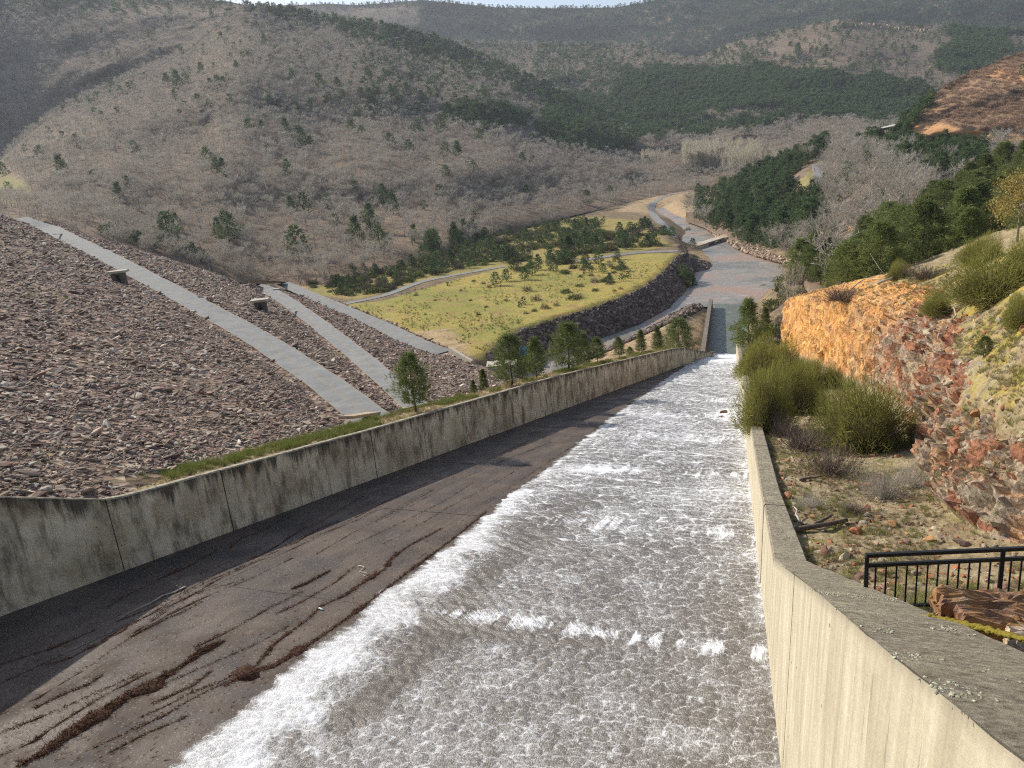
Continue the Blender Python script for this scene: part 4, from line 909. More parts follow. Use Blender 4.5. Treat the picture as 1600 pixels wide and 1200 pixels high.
# ------------------------------------------------------------------ plant meshes (unit height unless noted)
def pine_mesh(seed, whorls, nb, clumps, per, L, W, lean=0.0, crown0=0.14, R=0.33, top=1.25, mat=None):
    r = np.random.default_rng(seed); B, D = [], []
    for w in range(whorls):
        h = crown0+(0.985-crown0)*((w+r.uniform(-.3, .3))/whorls); u = (h-crown0)/(1-crown0)
        rad = R*(1-max(0, u)**top)*(0.62+0.38*min(1, max(0, u)*5+0.2))*r.uniform(0.7, 1.2)+0.015
        for b in range(nb):
            a = 6.283*(b+r.uniform(-.35, .35))/nb+w*1.3; rr = rad*r.uniform(0.55, 1.22)
            if r.random() < 0.20: continue
            for c in range(clumps):
                f = 0.35+0.65*(c+r.random())/clumps; p = np.array([math.cos(a)*rr*f, math.sin(a)*rr*f, h+0.10*rr*f*3-0.25*rr*f+r.normal()*0.012])
                d0 = np.array([math.cos(a), math.sin(a), 0.55])
                for _ in range(per):
                    v = d0*0.8+r.normal(size=3)*0.75; v[2] = v[2]*0.8+0.25; v /= np.linalg.norm(v)
                    B.append(p+r.normal(size=3)*0.016); D.append(v*L*r.uniform(0.6, 1.2))
    B = np.array(B); D = np.array(D); B[:, 0] += lean*B[:, 2]
    return B, D, np.full(len(B), W)
def crown(name, B, D, W, m, quad=False):
    V, Fc = (quadleaf if quad else soup)(B, D, W)
    k = Fc.shape[1]
    return mesh(name, V, Fc, m, False, {'rv': ('POINT', 'FLOAT', np.repeat(rng.random(len(B)), len(V)//len(B)))})
def trunkmesh(name, h, r0, m, seed, n=6, lean=0.0):
    r = np.random.default_rng(seed); b = MB(); K = 7
    pts = [(lean*z+0.006*r.normal(), 0.006*r.normal(), z) for z in np.linspace(-0.03, h, K)]
    b.tube(pts, [r0*(1-0.85*i/(K-1))*(1.35 if i == 0 else 1) for i in range(K)], n)
    return b.mesh(name, m, True)
def joinmesh(name, parts, mats):
    """parts: list of (verts, tris/quads array list, material index)"""
    V, Fc, fm, rv = [], [], [], []; b = 0
    for v, f, mi, q in parts:
        V.append(v); Fc += [tuple(int(i)+b for i in ff) for ff in f]; fm += [mi]*len(f); rv.append(q if q is not None else np.zeros(len(v))); b += len(v)
    return mesh(name, np.concatenate(V), Fc, mats, False, {'rv': ('POINT', 'FLOAT', np.concatenate(rv))}, fmat=fm)
def soup_part(B, D, W, mi=0, quad=False):
    V, Fc = (quadleaf if quad else soup)(B, D, W); return V, Fc, mi, np.repeat(rng.random(len(B)), len(V)//len(B))
def tube_part(pts, rad, mi, n=4):
    b = MB(); b.tube(pts, rad, n); return np.array(b.v), b.f, mi, None

# near pines: separate trunk + crown
PN = []
for s, (R_, top_, lean_) in enumerate([(0.37, 2.0, 0.0), (0.40, 2.3, 0.03), (0.34, 1.6, -0.03), (0.30, 1.3, 0.0)]):
    B, D, W = pine_mesh(100+s, 22, 10, 4, 11, 0.062, 0.0085, lean_, 0.16 if s else 0.20, R_, top_)
    PN.append((crown('pine_crown', B, D, W, M['pine'], True), trunkmesh('pine_trunk', 0.9, 0.017, M['bark'], s, 6, lean_)))
# middle distance
def joined_pine(seed, whorls, nb, cl, per, L, W, R, top, m, quad=True):
    B, D, Ww = pine_mesh(seed, whorls, nb, cl, per, L, W, 0.0, 0.10, R, top); return joinmesh('pine_tree', [soup_part(B, D, Ww, 0, quad), tube_part([(0, 0, -0.05), (0, 0, 0.5), (0, 0, 0.9)], [0.02, 0.014, 0.004], 1)], [m, M['bark']])
PM = [joined_pine(200+s, 13, 8, 2, 5, 0.105, 0.03, R_, t_, M['pinefar']) for s, (R_, t_) in enumerate([(0.34, 1.8), (0.38, 2.2), (0.29, 1.4), (0.42, 2.6)])]
PF_ = [joined_pine(300+s, 7, 5, 1, 4, 0.20, 0.085, R_, t_, M['pinefar']) for s, (R_, t_) in enumerate([(0.34, 1.7), (0.38, 2.2), (0.28, 1.3)])]

def bare_mesh(seed, nbr, nsub, ntw, spread=0.30, m=None, tm=None, c0=0.25, up=0.9, tw=0.006, tl=0.10):
    r = np.random.default_rng(seed); parts = []; B, D, Wd = [], [], []
    K = 5; tr = [(0.02*r.normal(), 0.02*r.normal(), z) for z in np.linspace(-0.03, 0.8, K)]; parts.append(tube_part(tr, [0.015, 0.012, 0.009, 0.006, 0.003], 1, 4))
    for b in range(nbr):
        h = r.uniform(c0, 0.78); a = r.uniform(0, 6.283); d = np.array([math.cos(a), math.sin(a), up*r.uniform(0.6, 1.5)]); d /= np.linalg.norm(d)
        ln = (0.95-h)*r.uniform(0.5, 0.85)+0.08; ln = min(ln, spread*1.6); p0 = np.array([0, 0, h])
        B.append(p0); D.append(d*ln); Wd.append(0.012)
        for k in range(nsub):
            f = r.uniform(0.25, 1.0); p = p0+d*ln*f; e = d+r.normal(size=3)*0.55; e[2] += 0.3; e /= np.linalg.norm(e); l2 = ln*r.uniform(0.3, 0.55)
            B.append(p); D.append(e*l2); Wd.append(tw*1.3)
            for q in range(ntw):
                g = r.uniform(0.3, 1.0); t = e+r.normal(size=3)*0.6; t[2] += 0.25; t /= np.linalg.norm(t)
                B.append(p+e*l2*g); D.append(t*tl*r.uniform(0.5, 1.2)); Wd.append(tw)
    B, D, Wd = np.array(B), np.array(D), np.array(Wd); V, Fc = soup(B, D, Wd)
    parts.append((V, Fc, 0, np.repeat(rng.random(len(B)), 3)))
    return joinmesh('bare_tree', parts, [m or M['twig'], tm or M['barkgrey']])
BN = [bare_mesh(400+s, 13, 6, 6, 0.3, tw=0.0075) for s in range(5)]
BF = [bare_mesh(420+s, 9, 4, 3, 0.34, tw=0.018, tl=0.16) for s in range(5)]
BP = [bare_mesh(440+s, 12, 3, 3, 0.16, M['poplar'], M['birch'], 0.12, 2.6, 0.014, 0.12) for s in range(3)]
BW = [bare_mesh(450+s, 10, 4, 4, 0.22, M['twig'], M['birch'], 0.3, 1.5, 0.010, 0.12) for s in range(3)]
def bush_mesh(seed, n, m, L=0.25, W=0.05, flat=0.8, up=0.5, quad=False, m2=None, r0=0.35):
    r = np.random.default_rng(seed); d = r.normal(size=(n, 3)); d[:, 2] = np.abs(d[:, 2]); d /= np.linalg.norm(d, axis=1, keepdims=True)
    lob = 1+0.25*np.sin(d[:, 0]*4+seed)+0.2*np.cos(d[:, 1]*5+seed*2)
    B = d*(r.uniform(r0, 0.85, n)*lob)[:, None]; B[:, 2] *= flat; D = d+r.normal(size=(n, 3))*0.45; D[:, 2] += up; D /= np.linalg.norm(D, axis=1, keepdims=True); D *= (L*r.uniform(0.5, 1.2, n))[:, None]
    parts = [soup_part(B, D, np.full(n, W), 0, quad)]
    return joinmesh('bush', parts, [m])
BUG = [bush_mesh(500+s, 420, M['bushgreen'], 0.28, 0.10, 0.9, 0.4, True) for s in range(3)]
BUB = [bush_mesh(510+s, 500, M['bushbrown'], 0.40, 0.03, 0.9, 0.6) for s in range(3)]
BUS = [bush_mesh(520+s, 110, M['scrub'], 0.45, 0.12, 0.9, 0.5) for s in range(3)]

# ------------------------------------------------------------------ gather forest candidates
PINES = []; BARES = []; SHR = []      # (x,y,z,h,region)
def cand(L, n, x0=None, x1=None):
    L = LAY[L]; px = rng.uniform(x0 if x0 is not None else L['xs'][0], x1 if x1 is not None else L['xs'][-1], n)
    top = np.interp(px, L['xs'], L['top']); bot = np.interp(px, L['xs'], L['bot']); t = rng.random(n)
    P, py = lay_pt(L, px, t); A = np.abs(bot-top); k = rng.random(n) < A/A.max()
    return px[k], py[k], P[k]
def jit(px, py, s=14, k=0): return px+s*1.6*fbm(px*0.03, py*0.05, 3, k), py+s*fbm(px*0.03+40, py*0.05, 3, k+1)
def thin(P, sp, per, fac=0.4):
    d = np.linalg.norm(P, axis=1); A = sp*sp*(F/d)**2*fac; return rng.random(len(P)) < np.clip(per/A, 0, 1), d
RIDGE = [(200, -6), (330, -10), (420, 5), (560, 24), (660, 44), (700, 56), (800, 98), (900, 148), (960, 170), (880, 172), (800, 138), (720, 108), (650, 92), (600, 72), (540, 56), (480, 40), (420, 26), (380, 18), (300, 10), (240, 8)]
ST1 = [(700, 168), (760, 160), (830, 185), (820, 205), (740, 200), (700, 192)]
ST2 = [(845, 178), (900, 152), (960, 160), (1050, 175), (1120, 190), (1150, 205), (1060, 214), (960, 236), (880, 232), (840, 208)]
ST3 = [(925, 104), (1000, 112), (1080, 106), (1200, 108), (1330, 118), (1440, 132), (1445, 170), (1400, 190), (1290, 188), (1200, 172), (1120, 172), (1060, 185), (960, 160), (930, 130)]
ST5 = [(835, 150), (880, 138), (940, 140), (1000, 158), (1060, 165), (1100, 178), (1060, 192), (980, 190), (900, 180), (850, 172)]
ST6 = [(840, 196), (880, 184), (1000, 188), (1090, 196), (1180, 186), (1250, 178), (1300, 186), (1250, 192), (1170, 200), (1080, 214), (1000, 226), (920, 240), (870, 226)]
ST4 = [(1462, 80), (1500, 58), (1560, 60), (1575, 78), (1540, 108), (1500, 122), (1478, 108)]
def stands(jx, jy, p):
    for S_ in (ST1, ST2, ST3, ST4, ST5, ST6): p = np.where(inpoly(jx, jy, S_), 0.96, p)
    return p
def place_layer(name, n, pinef, barep=0.9, hp=(7, 11), hb=(6, 9.5), region='', x0=None, x1=None, sp=4.5, barereg='', dens=None):
    px, py, P = cand(name, n, x0, x1); L = LAY[name]
    W_ = ((x1 if x1 is not None else L['xs'][-1])-(x0 if x0 is not None else L['xs'][0])); A = np.abs(L['top']-L['bot']).max()
    per = W_*A/n; k, d = thin(P, sp, per); px, py, P, d = px[k], py[k], P[k], d[k]
    jx, jy = jit(px, py); pp = pinef(jx, jy, px, py); u = rng.random(len(px)); isp = u < pp
    bp = barep if np.isscalar(barep) else barep(px, py)
    isb = (~isp) & (rng.random(len(px)) < bp)
    inv = (px > -60) & (px < 1660) & (py > -40)
    for q, lst, hh, rg in ((isp & inv, PINES, hp, region), (isb & inv, BARES, hb, barereg)):
        h = rng.uniform(hh[0], hh[1], q.sum())*(1-0.25*(rng.random(q.sum()) < 0.3))
        lst += [(p[0], p[1], p[2]-0.1, hi, rg) for p, hi in zip(P[q], h)]
def pf_left(jx, jy, px, py):
    p = 0.022*(jy < 190)*(jx > 150)+0.007
    p = np.where((jx > 560) & (jx < 860) & (jy > 60) & (jy < 190), 0.16, p)
    p = np.where(inpoly(jx, jy, RIDGE), 0.62, p); p = stands(jx, jy, p)
    p = np.where(inpoly(px, py, [(640, 400), (700, 370), (760, 352), (740, 385), (660, 425), (600, 440)]), 0.5, p)
    return p
place_layer('left_hill', 150000, pf_left, lambda x, y: np.where(inpoly(x, y, [(-100, 255), (10, 268), (45, 288), (50, 300), (20, 318), (-100, 330)]), 0.03, np.where(inpoly(x, y, [(270, 330), (420, 300), (620, 330), (600, 420), (420, 430), (300, 400)]), 0.62, 0.97)), region='left hill', barereg='left hill')
place_layer('left_back_hill', 22000, lambda jx, jy, px, py: np.where(jy < 22, 0.35, 0.03), region='far left hill', barereg='far left hill')
def pf_mid(jx, jy, px, py):
    p = stands(jx, jy, 0.10+0*jx); p = np.where((jx > 840) & (jx < 960) & (jy < 150), 0.3, p); return p
place_layer('mid_valley_hill', 90000, pf_mid, region='valley stand', barereg='middle valley', hp=(8, 12))
place_layer('outcrop_hill', 50000, lambda jx, jy, px, py: stands(jx, jy, np.where((jx > 1480) & (jy < 58), 0.75, np.where(jx < 1200, 0.13, 0.05))), lambda x, y: 0.85, region='outcrop hill', barereg='outcrop hill', hb=(3, 5.5), sp=4.0)
place_layer('far_mountain', 34000, lambda jx, jy, px, py: np.where(px > 655+4*fbm(py*.2, px*.1), 0.98, 0.06+0.5*(py < 12))*np.where(fbm(px*0.012, py*0.05, 4) > 0.5, 0.3, 1), 0.9, region='far mountain', barereg='far mountain', hp=(9, 14), hb=(7, 11), sp=4)
# right bank slopes
STA = [(1080, 300), (1130, 283), (1200, 258), (1258, 244), (1264, 290), (1290, 325), (1296, 372), (1244, 396), (1190, 392), (1140, 372), (1086, 340)]
STB = [(1350, 215), (1390, 212), (1450, 218), (1548, 236), (1552, 270), (1500, 302), (1440, 300), (1400, 270), (1350, 240)]
STC = [(1255, 250), (1270, 225), (1300, 214), (1302, 228), (1275, 256)]
NEARP = [(1250, 470), (1262, 412), (1330, 400), (1400, 372), (1452, 335), (1500, 300), (1560, 268), (1700, 250), (1700, 360), (1560, 400), (1480, 430), (1350, 470)]
def pf_r(jx, jy, px, py):
    p = np.where(inpoly(px, py, STA), 1.0, 0.06)
    for S_ in (STB, STC): p = np.where(inpoly(jx*.3+px*.7, jy*.3+py*.7, S_), 0.93, p)
    p = np.where(inpoly(px, py, [(1245, 285), (1268, 262), (1283, 240), (1290, 262), (1285, 300), (1262, 316), (1240, 300)]), 0.0, p)
    return p
place_layer('right_bank', 16000, lambda jx, jy, px, py: np.where(inpoly(px, py, NEARP), 0, pf_r(jx, jy, px, py)), lambda x, y: np.where(inpoly(x, y, NEARP) | inpoly(x, y, [(1245, 285), (1268, 262), (1283, 240), (1290, 262), (1285, 300), (1262, 316), (1240, 300)]) | inpoly(x, y, [(1318, 346), (1364, 346), (1366, 372), (1318, 372)]), 0.0, 0.95), hp=(6.5, 9.5), hb=(8, 12), region='right bank', barereg='right bank', sp=4.0)
place_layer('orange_hill', 9000, lambda jx, jy, px, py: np.where((px < 1455) & (py > 140) & (px-1400 < (205-py)*0.9+22), 0.9, 0.02), 0.0, hp=(5, 8), region='orange hill')
# hand placed pines of the left hill: photo x, base y, height in photo pixels
hand = [(284, 86, 10), (279, 143, 23), (262, 134, 14), (274, 157, 12), (316, 116, 13), (335, 110, 9), (330, 140, 13), (316, 138, 9), (296, 114, 8), (175, 141, 13), (189, 147, 10), (208, 140, 10), (227, 125, 8), (153, 159, 10), (140, 164, 10),
        (97, 173, 10), (64, 247, 13), (99, 278, 25), (188, 315, 22), (391, 209, 18), (410, 208, 15), (447, 208, 18), (471, 231, 26), (457, 127, 13), (500, 142, 20), (529, 142, 16), (515, 162, 13), (537, 160, 15), (565, 158, 16), (580, 157, 15),
        (592, 152, 12), (612, 153, 16), (637, 152, 18), (650, 154, 13), (621, 165, 12), (596, 178, 13), (549, 208, 16), (566, 216, 15), (610, 229, 16), (655, 216, 22), (641, 246, 21), (697, 247, 19), (716, 244, 19), (749, 221, 16), (450, 275, 20),
        (325, 258, 20), (350, 273, 20), (419, 237, 11), (435, 232, 10), (477, 336, 27), (457, 336, 24), (580, 362, 36), (559, 384, 38), (595, 392, 32), (467, 404, 40), (600, 321, 27), (615, 334, 27), (555, 303, 17), (688, 308, 16), (360, 380, 38),
        (342, 368, 22), (267, 385, 40), (278, 362, 22), (700, 180, 16), (720, 170, 13), (732, 170, 12), (746, 170, 12), (690, 210, 22), (679, 127, 8), (404, 138, 9), (419, 106, 9), (372, 114, 10), (357, 125, 9), (395, 98, 7), (580, 85, 9), (232, 60, 9), (345, 62, 9),
        (1390, 132, 11), (1180, 110, 13), (1247, 87, 14), (1290, 90, 14), (1325, 60, 9)]
for a, b_, h in hand:
    for nm in ('left_hill', 'left_back_hill', 'outcrop_hill'):
        P, ok = lay_px(LAY[nm], np.array([a*1.0]), np.array([b_*1.0]))
        if ok[0]: d = np.linalg.norm(P[0]); PINES.append((P[0][0], P[0][1], P[0][2]-0.3, h*d/F*1.25, 'left hill lone')); break
# low pines behind the dam edge
for _ in range(26):
    a = rng.uniform(150, 330); b_ = np.interp(a, [150, 240, 330], [366, 392, 414])-rng.uniform(0, 10)
    P, ok = lay_px(LAY['left_hill'], np.array([a]), np.array([b_])); PINES.append((P[0][0], P[0][1], P[0][2], rng.uniform(3, 5.5), 'dam edge'))
# near pines on the right bank
pts = []
k = 0
while len(pts) < 68 and k < 9000:
    k += 1; a, b_ = rng.uniform(1245, 1700), rng.uniform(240, 470)
    if not inpoly(np.array([a]), np.array([b_]), NEARP)[0]: continue
    P, ok = lay_px(LAY['right_bank'], np.array([a]), np.array([b_])); P = P[0]
    if min([np.hypot(P[0]-q[0], P[1]-q[1]) for q in pts] or [99]) > 4.8: pts.append(P)
RP_ = [(p[0], p[1], p[2]-0.2, rng.uniform(7.0, 11.5), 'near right') for p in pts]
# meadow fringe: low pines and bushes
FR = [(640, 418), (690, 392), (740, 372), (800, 350), (862, 338), (960, 336), (1030, 348), (1056, 366), (1046, 384), (1000, 388), (930, 398), (890, 412), (860, 420), (812, 424), (790, 412), (700, 424), (650, 440)]
FR2 = [(455, 432), (520, 424), (600, 408), (640, 418), (655, 436), (600, 458), (545, 462), (500, 455)]
def fringe(poly, n, pp, hp, hs, dens=1.0):
    x0, x1 = min(p[0] for p in poly), max(p[0] for p in poly); y0, y1 = min(p[1] for p in poly), max(p[1] for p in poly)
    px = rng.uniform(x0, x1, n); py = rng.uniform(y0, y1, n); k = inpoly(px, py, poly) & (fbm(px*0.02, py*0.04, 3) > -0.28); px, py = px[k], py[k]
    P = atz(px, py, ZM); P[:, 2] = zvalley(P[:, 0], P[:, 1])
    d = dpoly(px, py, [(525, 478), (600, 464), (640, 447), (665, 438), (720, 428), (790, 417)])[0]; d2 = dpoly(px, py, [(895, 410), (930, 403), (965, 399), (1010, 393), (1060, 393)])[0]
    for p, a, q, q2 in zip(P, rng.random(len(P)), d, d2):
        if q < 5 or q2 < 5: continue
        if a < pp: PINES.append((p[0], p[1], p[2]-0.1, rng.uniform(*hp), 'meadow fringe'))
        else: SHR.append((p[0], p[1], p[2]-0.1, rng.uniform(*hs), 'g' if rng.random() < 0.6 else 'b'))
fringe(FR, 1500, 0.24, (3.0, 6.0), (1.2, 3.0)); fringe(FR2, 600, 0.12, (2.5, 4.5), (0.9, 2.2))
fringe([(850, 420), (905, 405), (960, 402), (1000, 415), (1000, 432), (960, 445), (900, 440), (860, 432)], 70, 0.25, (2, 3.5), (0.8, 1.8))
fringe([(1030, 392), (1062, 388), (1082, 402), (1085, 418), (1070, 424), (1045, 412)], 60, 0.35, (3, 5), (1.2, 2.4))
for a, b_, h in [(828, 416, 3.2), (858, 414, 3.6), (875, 412, 4.0), (894, 411, 4.2), (915, 411, 4.4), (935, 412, 4.6), (820, 438, 4.4), (832, 430, 4.6), (792, 440, 4.2), (775, 447, 4.4), (803, 424, 5), (842, 422, 5.5), (865, 424, 5), (700, 447, 1.5), (1082, 368, 4.2), (818, 476, 2.2), (812, 480, 1.6), (982, 435, 2.4), (768, 500, 1.2), (810, 506, 1.2)]:
    P = atz(a, b_, ZM); PINES.append((P[0], P[1], float(zvalley(P[0], P[1]))-0.1, h, 'meadow'))
for a, b_, h in [(824, 455, 1.7), (838, 470, 1.8), (852, 482, 1.6), (884, 458, 1.6), (895, 468, 1.8), (905, 466, 1.5), (765, 450, 1.0), (755, 444, 1.0), (970, 452, .9), (960, 455, .8), (740, 440, .8), (720, 455, .8), (856, 500, 1.4), (790, 470, 0.9), (930, 455, 1.1), (650, 462, .9), (905, 448, 1.2), (945, 440, 1.5), (760, 480, .7), (748, 492, .7), (735, 470, .6), (680, 470, .6), (870, 478, 1.0), (835, 486, .9), (822, 490, .9)]:
    P = atz(a, b_, ZM); SHR.append((P[0], P[1], float(zvalley(P[0], P[1]))-0.1, h, 'b'))
# riverside and bench bushes far down the right side
for a, b_, h, kd in [(1086, 404, 1.8, 'g'), (1098, 345, 1.5, 'b'), (1075, 360, 2, 'g'), (1060, 375, 2.5, 'g'), (1250, 414, 2.2, 'b'), (1262, 420, 2.4, 'g')]:
    P = atz(a, b_, -42.5); SHR.append((P[0], P[1], P[2]-0.1, h, kd))
for _ in range(90):
    a, b_ = rng.uniform(1165, 1262), rng.uniform(425, 545); 
    if a < 1160+(545-b_)*0.45: continue
    d = np.interp(b_, [425, 460, 545], [235, 175, 119]); P = atd(a, b_, d); SHR.append((P[0], P[1], float(zvalley(P[0], P[1])), rng.uniform(1.2, 2.6), 'b' if rng.random() < 0.6 else 'g'))
print('pines', len(PINES), 'bare', len(BARES), 'shrubs', len(SHR))

REG_P = {'left hill': ('dark pine in the thin belt climbing the ridge of the left hill', 'pines on the left hill'), 'left hill lone': ('lone dark pine standing among bare grey trees on the left hillside', 'lone pines among bare trees'),
         'far left hill': ('small dark pine high on the hazy far left hill', 'pines on the far left hill'), 'valley stand': ('dark pine in the dense stand filling the middle of the valley', 'pines in the valley stand'),
         'outcrop hill': ('dark pine on the brown hill below the pale rock outcrop', 'pines on the outcrop hill'), 'far mountain': ('tiny pine of the blue green forest on the farthest mountain', 'pines on the far mountain'),
         'right bank': ('rounded green pine in the plantation above the river on the right bank', 'pines on the right bank'), 'orange hill': ('green pine at the left foot of the orange brown hill', 'pines below the orange hill'),
         'dam edge': ('low green pine peeping over the far edge of the dam', 'low pines behind the dam edge'), 'meadow fringe': ('young pine among bushes on the far fringe of the yellow meadow', 'young pines at the meadow fringe'),
         'meadow': ('young pine standing on the yellow meadow near the narrow path', 'young pines on the meadow'), 'near right': ('tall bushy green pine on the bank above the cliff', 'tall pines above the cliff')}
def sublabel(reg, P):
    u, v, _ = project(np.array(P[:3]))
    if reg == 'right bank':
        if u > 1310: return 'rounded green pine in the small stand below the far road and orange hill', 'pines below the far road'
        if v > 352: return 'rounded pine in the front row of the plantation, just above the pale boulder bank', 'front row of the river plantation'
        if u < 1160: return 'rounded pine on the left flank of the plantation facing the bend of the river', 'left flank of the river plantation'
        if v < 285: return 'rounded pine at the top edge of the river plantation beside the bare grey trees', 'top edge of the river plantation'
        return 'rounded pine in the middle of the plantation between river and bare grey trees', 'middle of the river plantation'
    if reg == 'meadow fringe':
        if u < 720: return 'young pine at the left end of the meadow fringe below the bare hill', 'young pines left end of the meadow fringe'
        if u > 930: return 'young pine at the right end of the meadow fringe near the causeway', 'young pines right end of the meadow fringe'
    return REG_P[reg]
def treelabel(side, P):
    u, v, _ = project(np.array(P[:3]))
    if side == 'right bank':
        if u < 1300: return 'leafless grey tree in the gap between river plantation and tall pines', 'bare trees by the river plantation'
        if v < 260: return 'leafless grey tree high on the right bank near the far road', 'bare trees near the far road'
        return 'leafless grey tree in the dense thicket in the middle of the right bank', 'bare trees of the right thicket'
    if u < 330: return 'leafless grey tree behind the upper far edge of the dam', 'bare trees behind the dam edge'
    if u < 620: return 'leafless grey tree at the hill foot behind the end of the middle road', 'bare trees behind the middle road'
    return 'leafless grey tree at the hill foot above the meadow fringe', 'bare trees above the meadow fringe'
def shrublabel(k_, P):
    u, v, _ = project(np.array(P[:3])); c_ = 'olive green' if k_ == 'g' else 'brown twiggy'
    w = 'at the left end of the meadow above the narrow path' if u < 660 else 'in the thick scrub behind the middle of the meadow' if u < 900 and v < 430 else 'dotted over the open yellow meadow' if u < 1010 and v >= 430 else 'on the far right end of the meadow' if u < 1070 else 'on the banks beside the river'
    return 'low %s bush %s' % (c_, w), '%s bushes %s' % (c_, w)
def yaw(): return rng.uniform(0, 6.283)
A = np.array([p[:4] for p in PINES]); dist = np.linalg.norm(A[:, :3], axis=1); size = A[:, 3]/dist
pu, pv, _ = project(A[:, :3]); vis = (pu > -5) & (pu < 1605) & (pv > 0) & (pv < 1200)
o = np.argsort(-size*vis); NIND = 300-len(RP_)-14; ind = o[:NIND]; rest = o[NIND:]
for i in ind:
    p = PINES[i]; me = (PM if size[i]*F > 10 else PF_)
    lb_, gr = sublabel(p[4], p); link('pine_tree', me[int(rng.integers(len(me)))], None, lb_, 'pine tree', gr, loc=p[:3], rot=(0, 0, yaw()), scale=(p[3]*1.1, p[3]*1.1, p[3]))
def rotz(n): return np.stack([np.zeros(n), np.zeros(n), rng.uniform(0, 6.283, n)], 1)
near = rest[size[rest]*F > 14]; far = rest[size[rest]*F <= 14]
for nm, ii, pr in (('pine_wood', near, PM), ('far_pine_wood', far, PF_)):
    s = A[ii, 3]; scatter(nm, A[ii, :3], rotz(len(ii)), np.stack([s*1.25, s*1.25, s], 1), pr, label='dark green pine wood covering the distant slopes', cat='wood')
RP_.sort(key=lambda p: project(np.array(p[:3]))[0]/1.0)
ORD = ['leftmost', 'second from the left', 'third from the left', 'fourth from the left', 'fifth from the left', 'sixth from the left', 'seventh from the left', 'eighth from the left', 'ninth from the left', 'tenth from the left']
for q_, p in enumerate(RP_):
    t = thing('pine_tree', REG_P['near right'][0] if q_ > 9 else 'bushy green pine above the cliff, %s of its group' % ORD[q_], 'pine tree', p[:3], REG_P['near right'][1], (0.0, 0, yaw()), (p[3]*rng.uniform(1.0, 1.45), p[3]*rng.uniform(1.0, 1.45), p[3]*rng.uniform(0.8, 1.0))); c_, tr = PN[int(rng.integers(4))]
    link('crown', c_, t); link('trunk', tr, t)
A = np.array([p[:4] for p in BARES]); dist = np.linalg.norm(A[:, :3], axis=1); size = A[:, 3]/dist; pu, pv, _ = project(A[:, :3]); vis = (pu > 0) & (pu < 1600)
o = np.argsort(-size*vis); ind = o[:290]; rest = o[290:]
for i in ind:
    p = BARES[i]; side = 'right bank' if p[4] == 'right bank' else 'left hill'
    link('bare_tree', BN[int(rng.integers(5))], None, treelabel(side, p)[0], 'tree', treelabel(side, p)[1], loc=p[:3], rot=(0, 0, yaw()), scale=(p[3]*1.1, p[3]*1.1, p[3]))
for nm, ii, pr in (('bare_wood', rest[size[rest]*F > 15], BN+BW[:1]), ('far_bare_wood', rest[size[rest]*F <= 15], BF+BW[:1])):
    s = A[ii, 3]; scatter(nm, A[ii, :3], rotz(len(ii)), np.stack([s*1.3, s*1.3, s], 1), pr, label='leafless grey brown wood covering the hillsides', cat='wood')
# poplar plantation
px = rng.uniform(1000, 1215, 900); py = rng.uniform(246, 268, 900); k = ((px > 1068) | ((px < 1045) & (py < 256) & (px > 1002))); px, py = px[k], py[k]
P, _ = lay_px(LAY['left_hill'], px, py); hh = rng.uniform(13, 19, len(px))*(np.linalg.norm(P, axis=1)/750)*np.where(px < 1050, 0.5, np.where(px > 1190, 0.6, 1.0))
scatter('poplar_grove', P, rotz(len(P)), np.stack([hh*0.8, hh*0.8, hh], 1), BP, label='pale cream grove of slender leafless poplars in the valley', cat='grove')
# scrub on the orange hill
px, py, P = cand('orange_hill', 16000); k = (px < 1650) & ~inpoly(px, py, [(1405, 190), (1470, 190), (1500, 200), (1600, 212), (1600, 226), (1560, 221), (1500, 215), (1408, 210)]) & (rng.random(len(px)) < 0.55); P = P[k]
s = rng.uniform(0.8, 1.9, len(P)); scatter('heath', P, rotz(len(P)), s, BUS, label='reddish brown heath covering the orange hill', cat='heath')
# shrubs
for i, p in enumerate(SHR):
    if i < 300 or True:
        me = (BUG if p[4] == 'g' else BUB)[int(rng.integers(3))]
        if i < 290: link('shrub', me, None, shrublabel(p[4], p)[0], 'bush', shrublabel(p[4], p)[1], loc=p[:3], rot=(0, 0, yaw()), scale=p[3])
if len(SHR) > 290:
    S_ = SHR[290:]; scatter('undergrowth', np.array([p[:3] for p in S_]), rotz(len(S_)), np.array([p[3] for p in S_]), BUG+BUB, label='mixed low scrub around the meadow', cat='scrub')
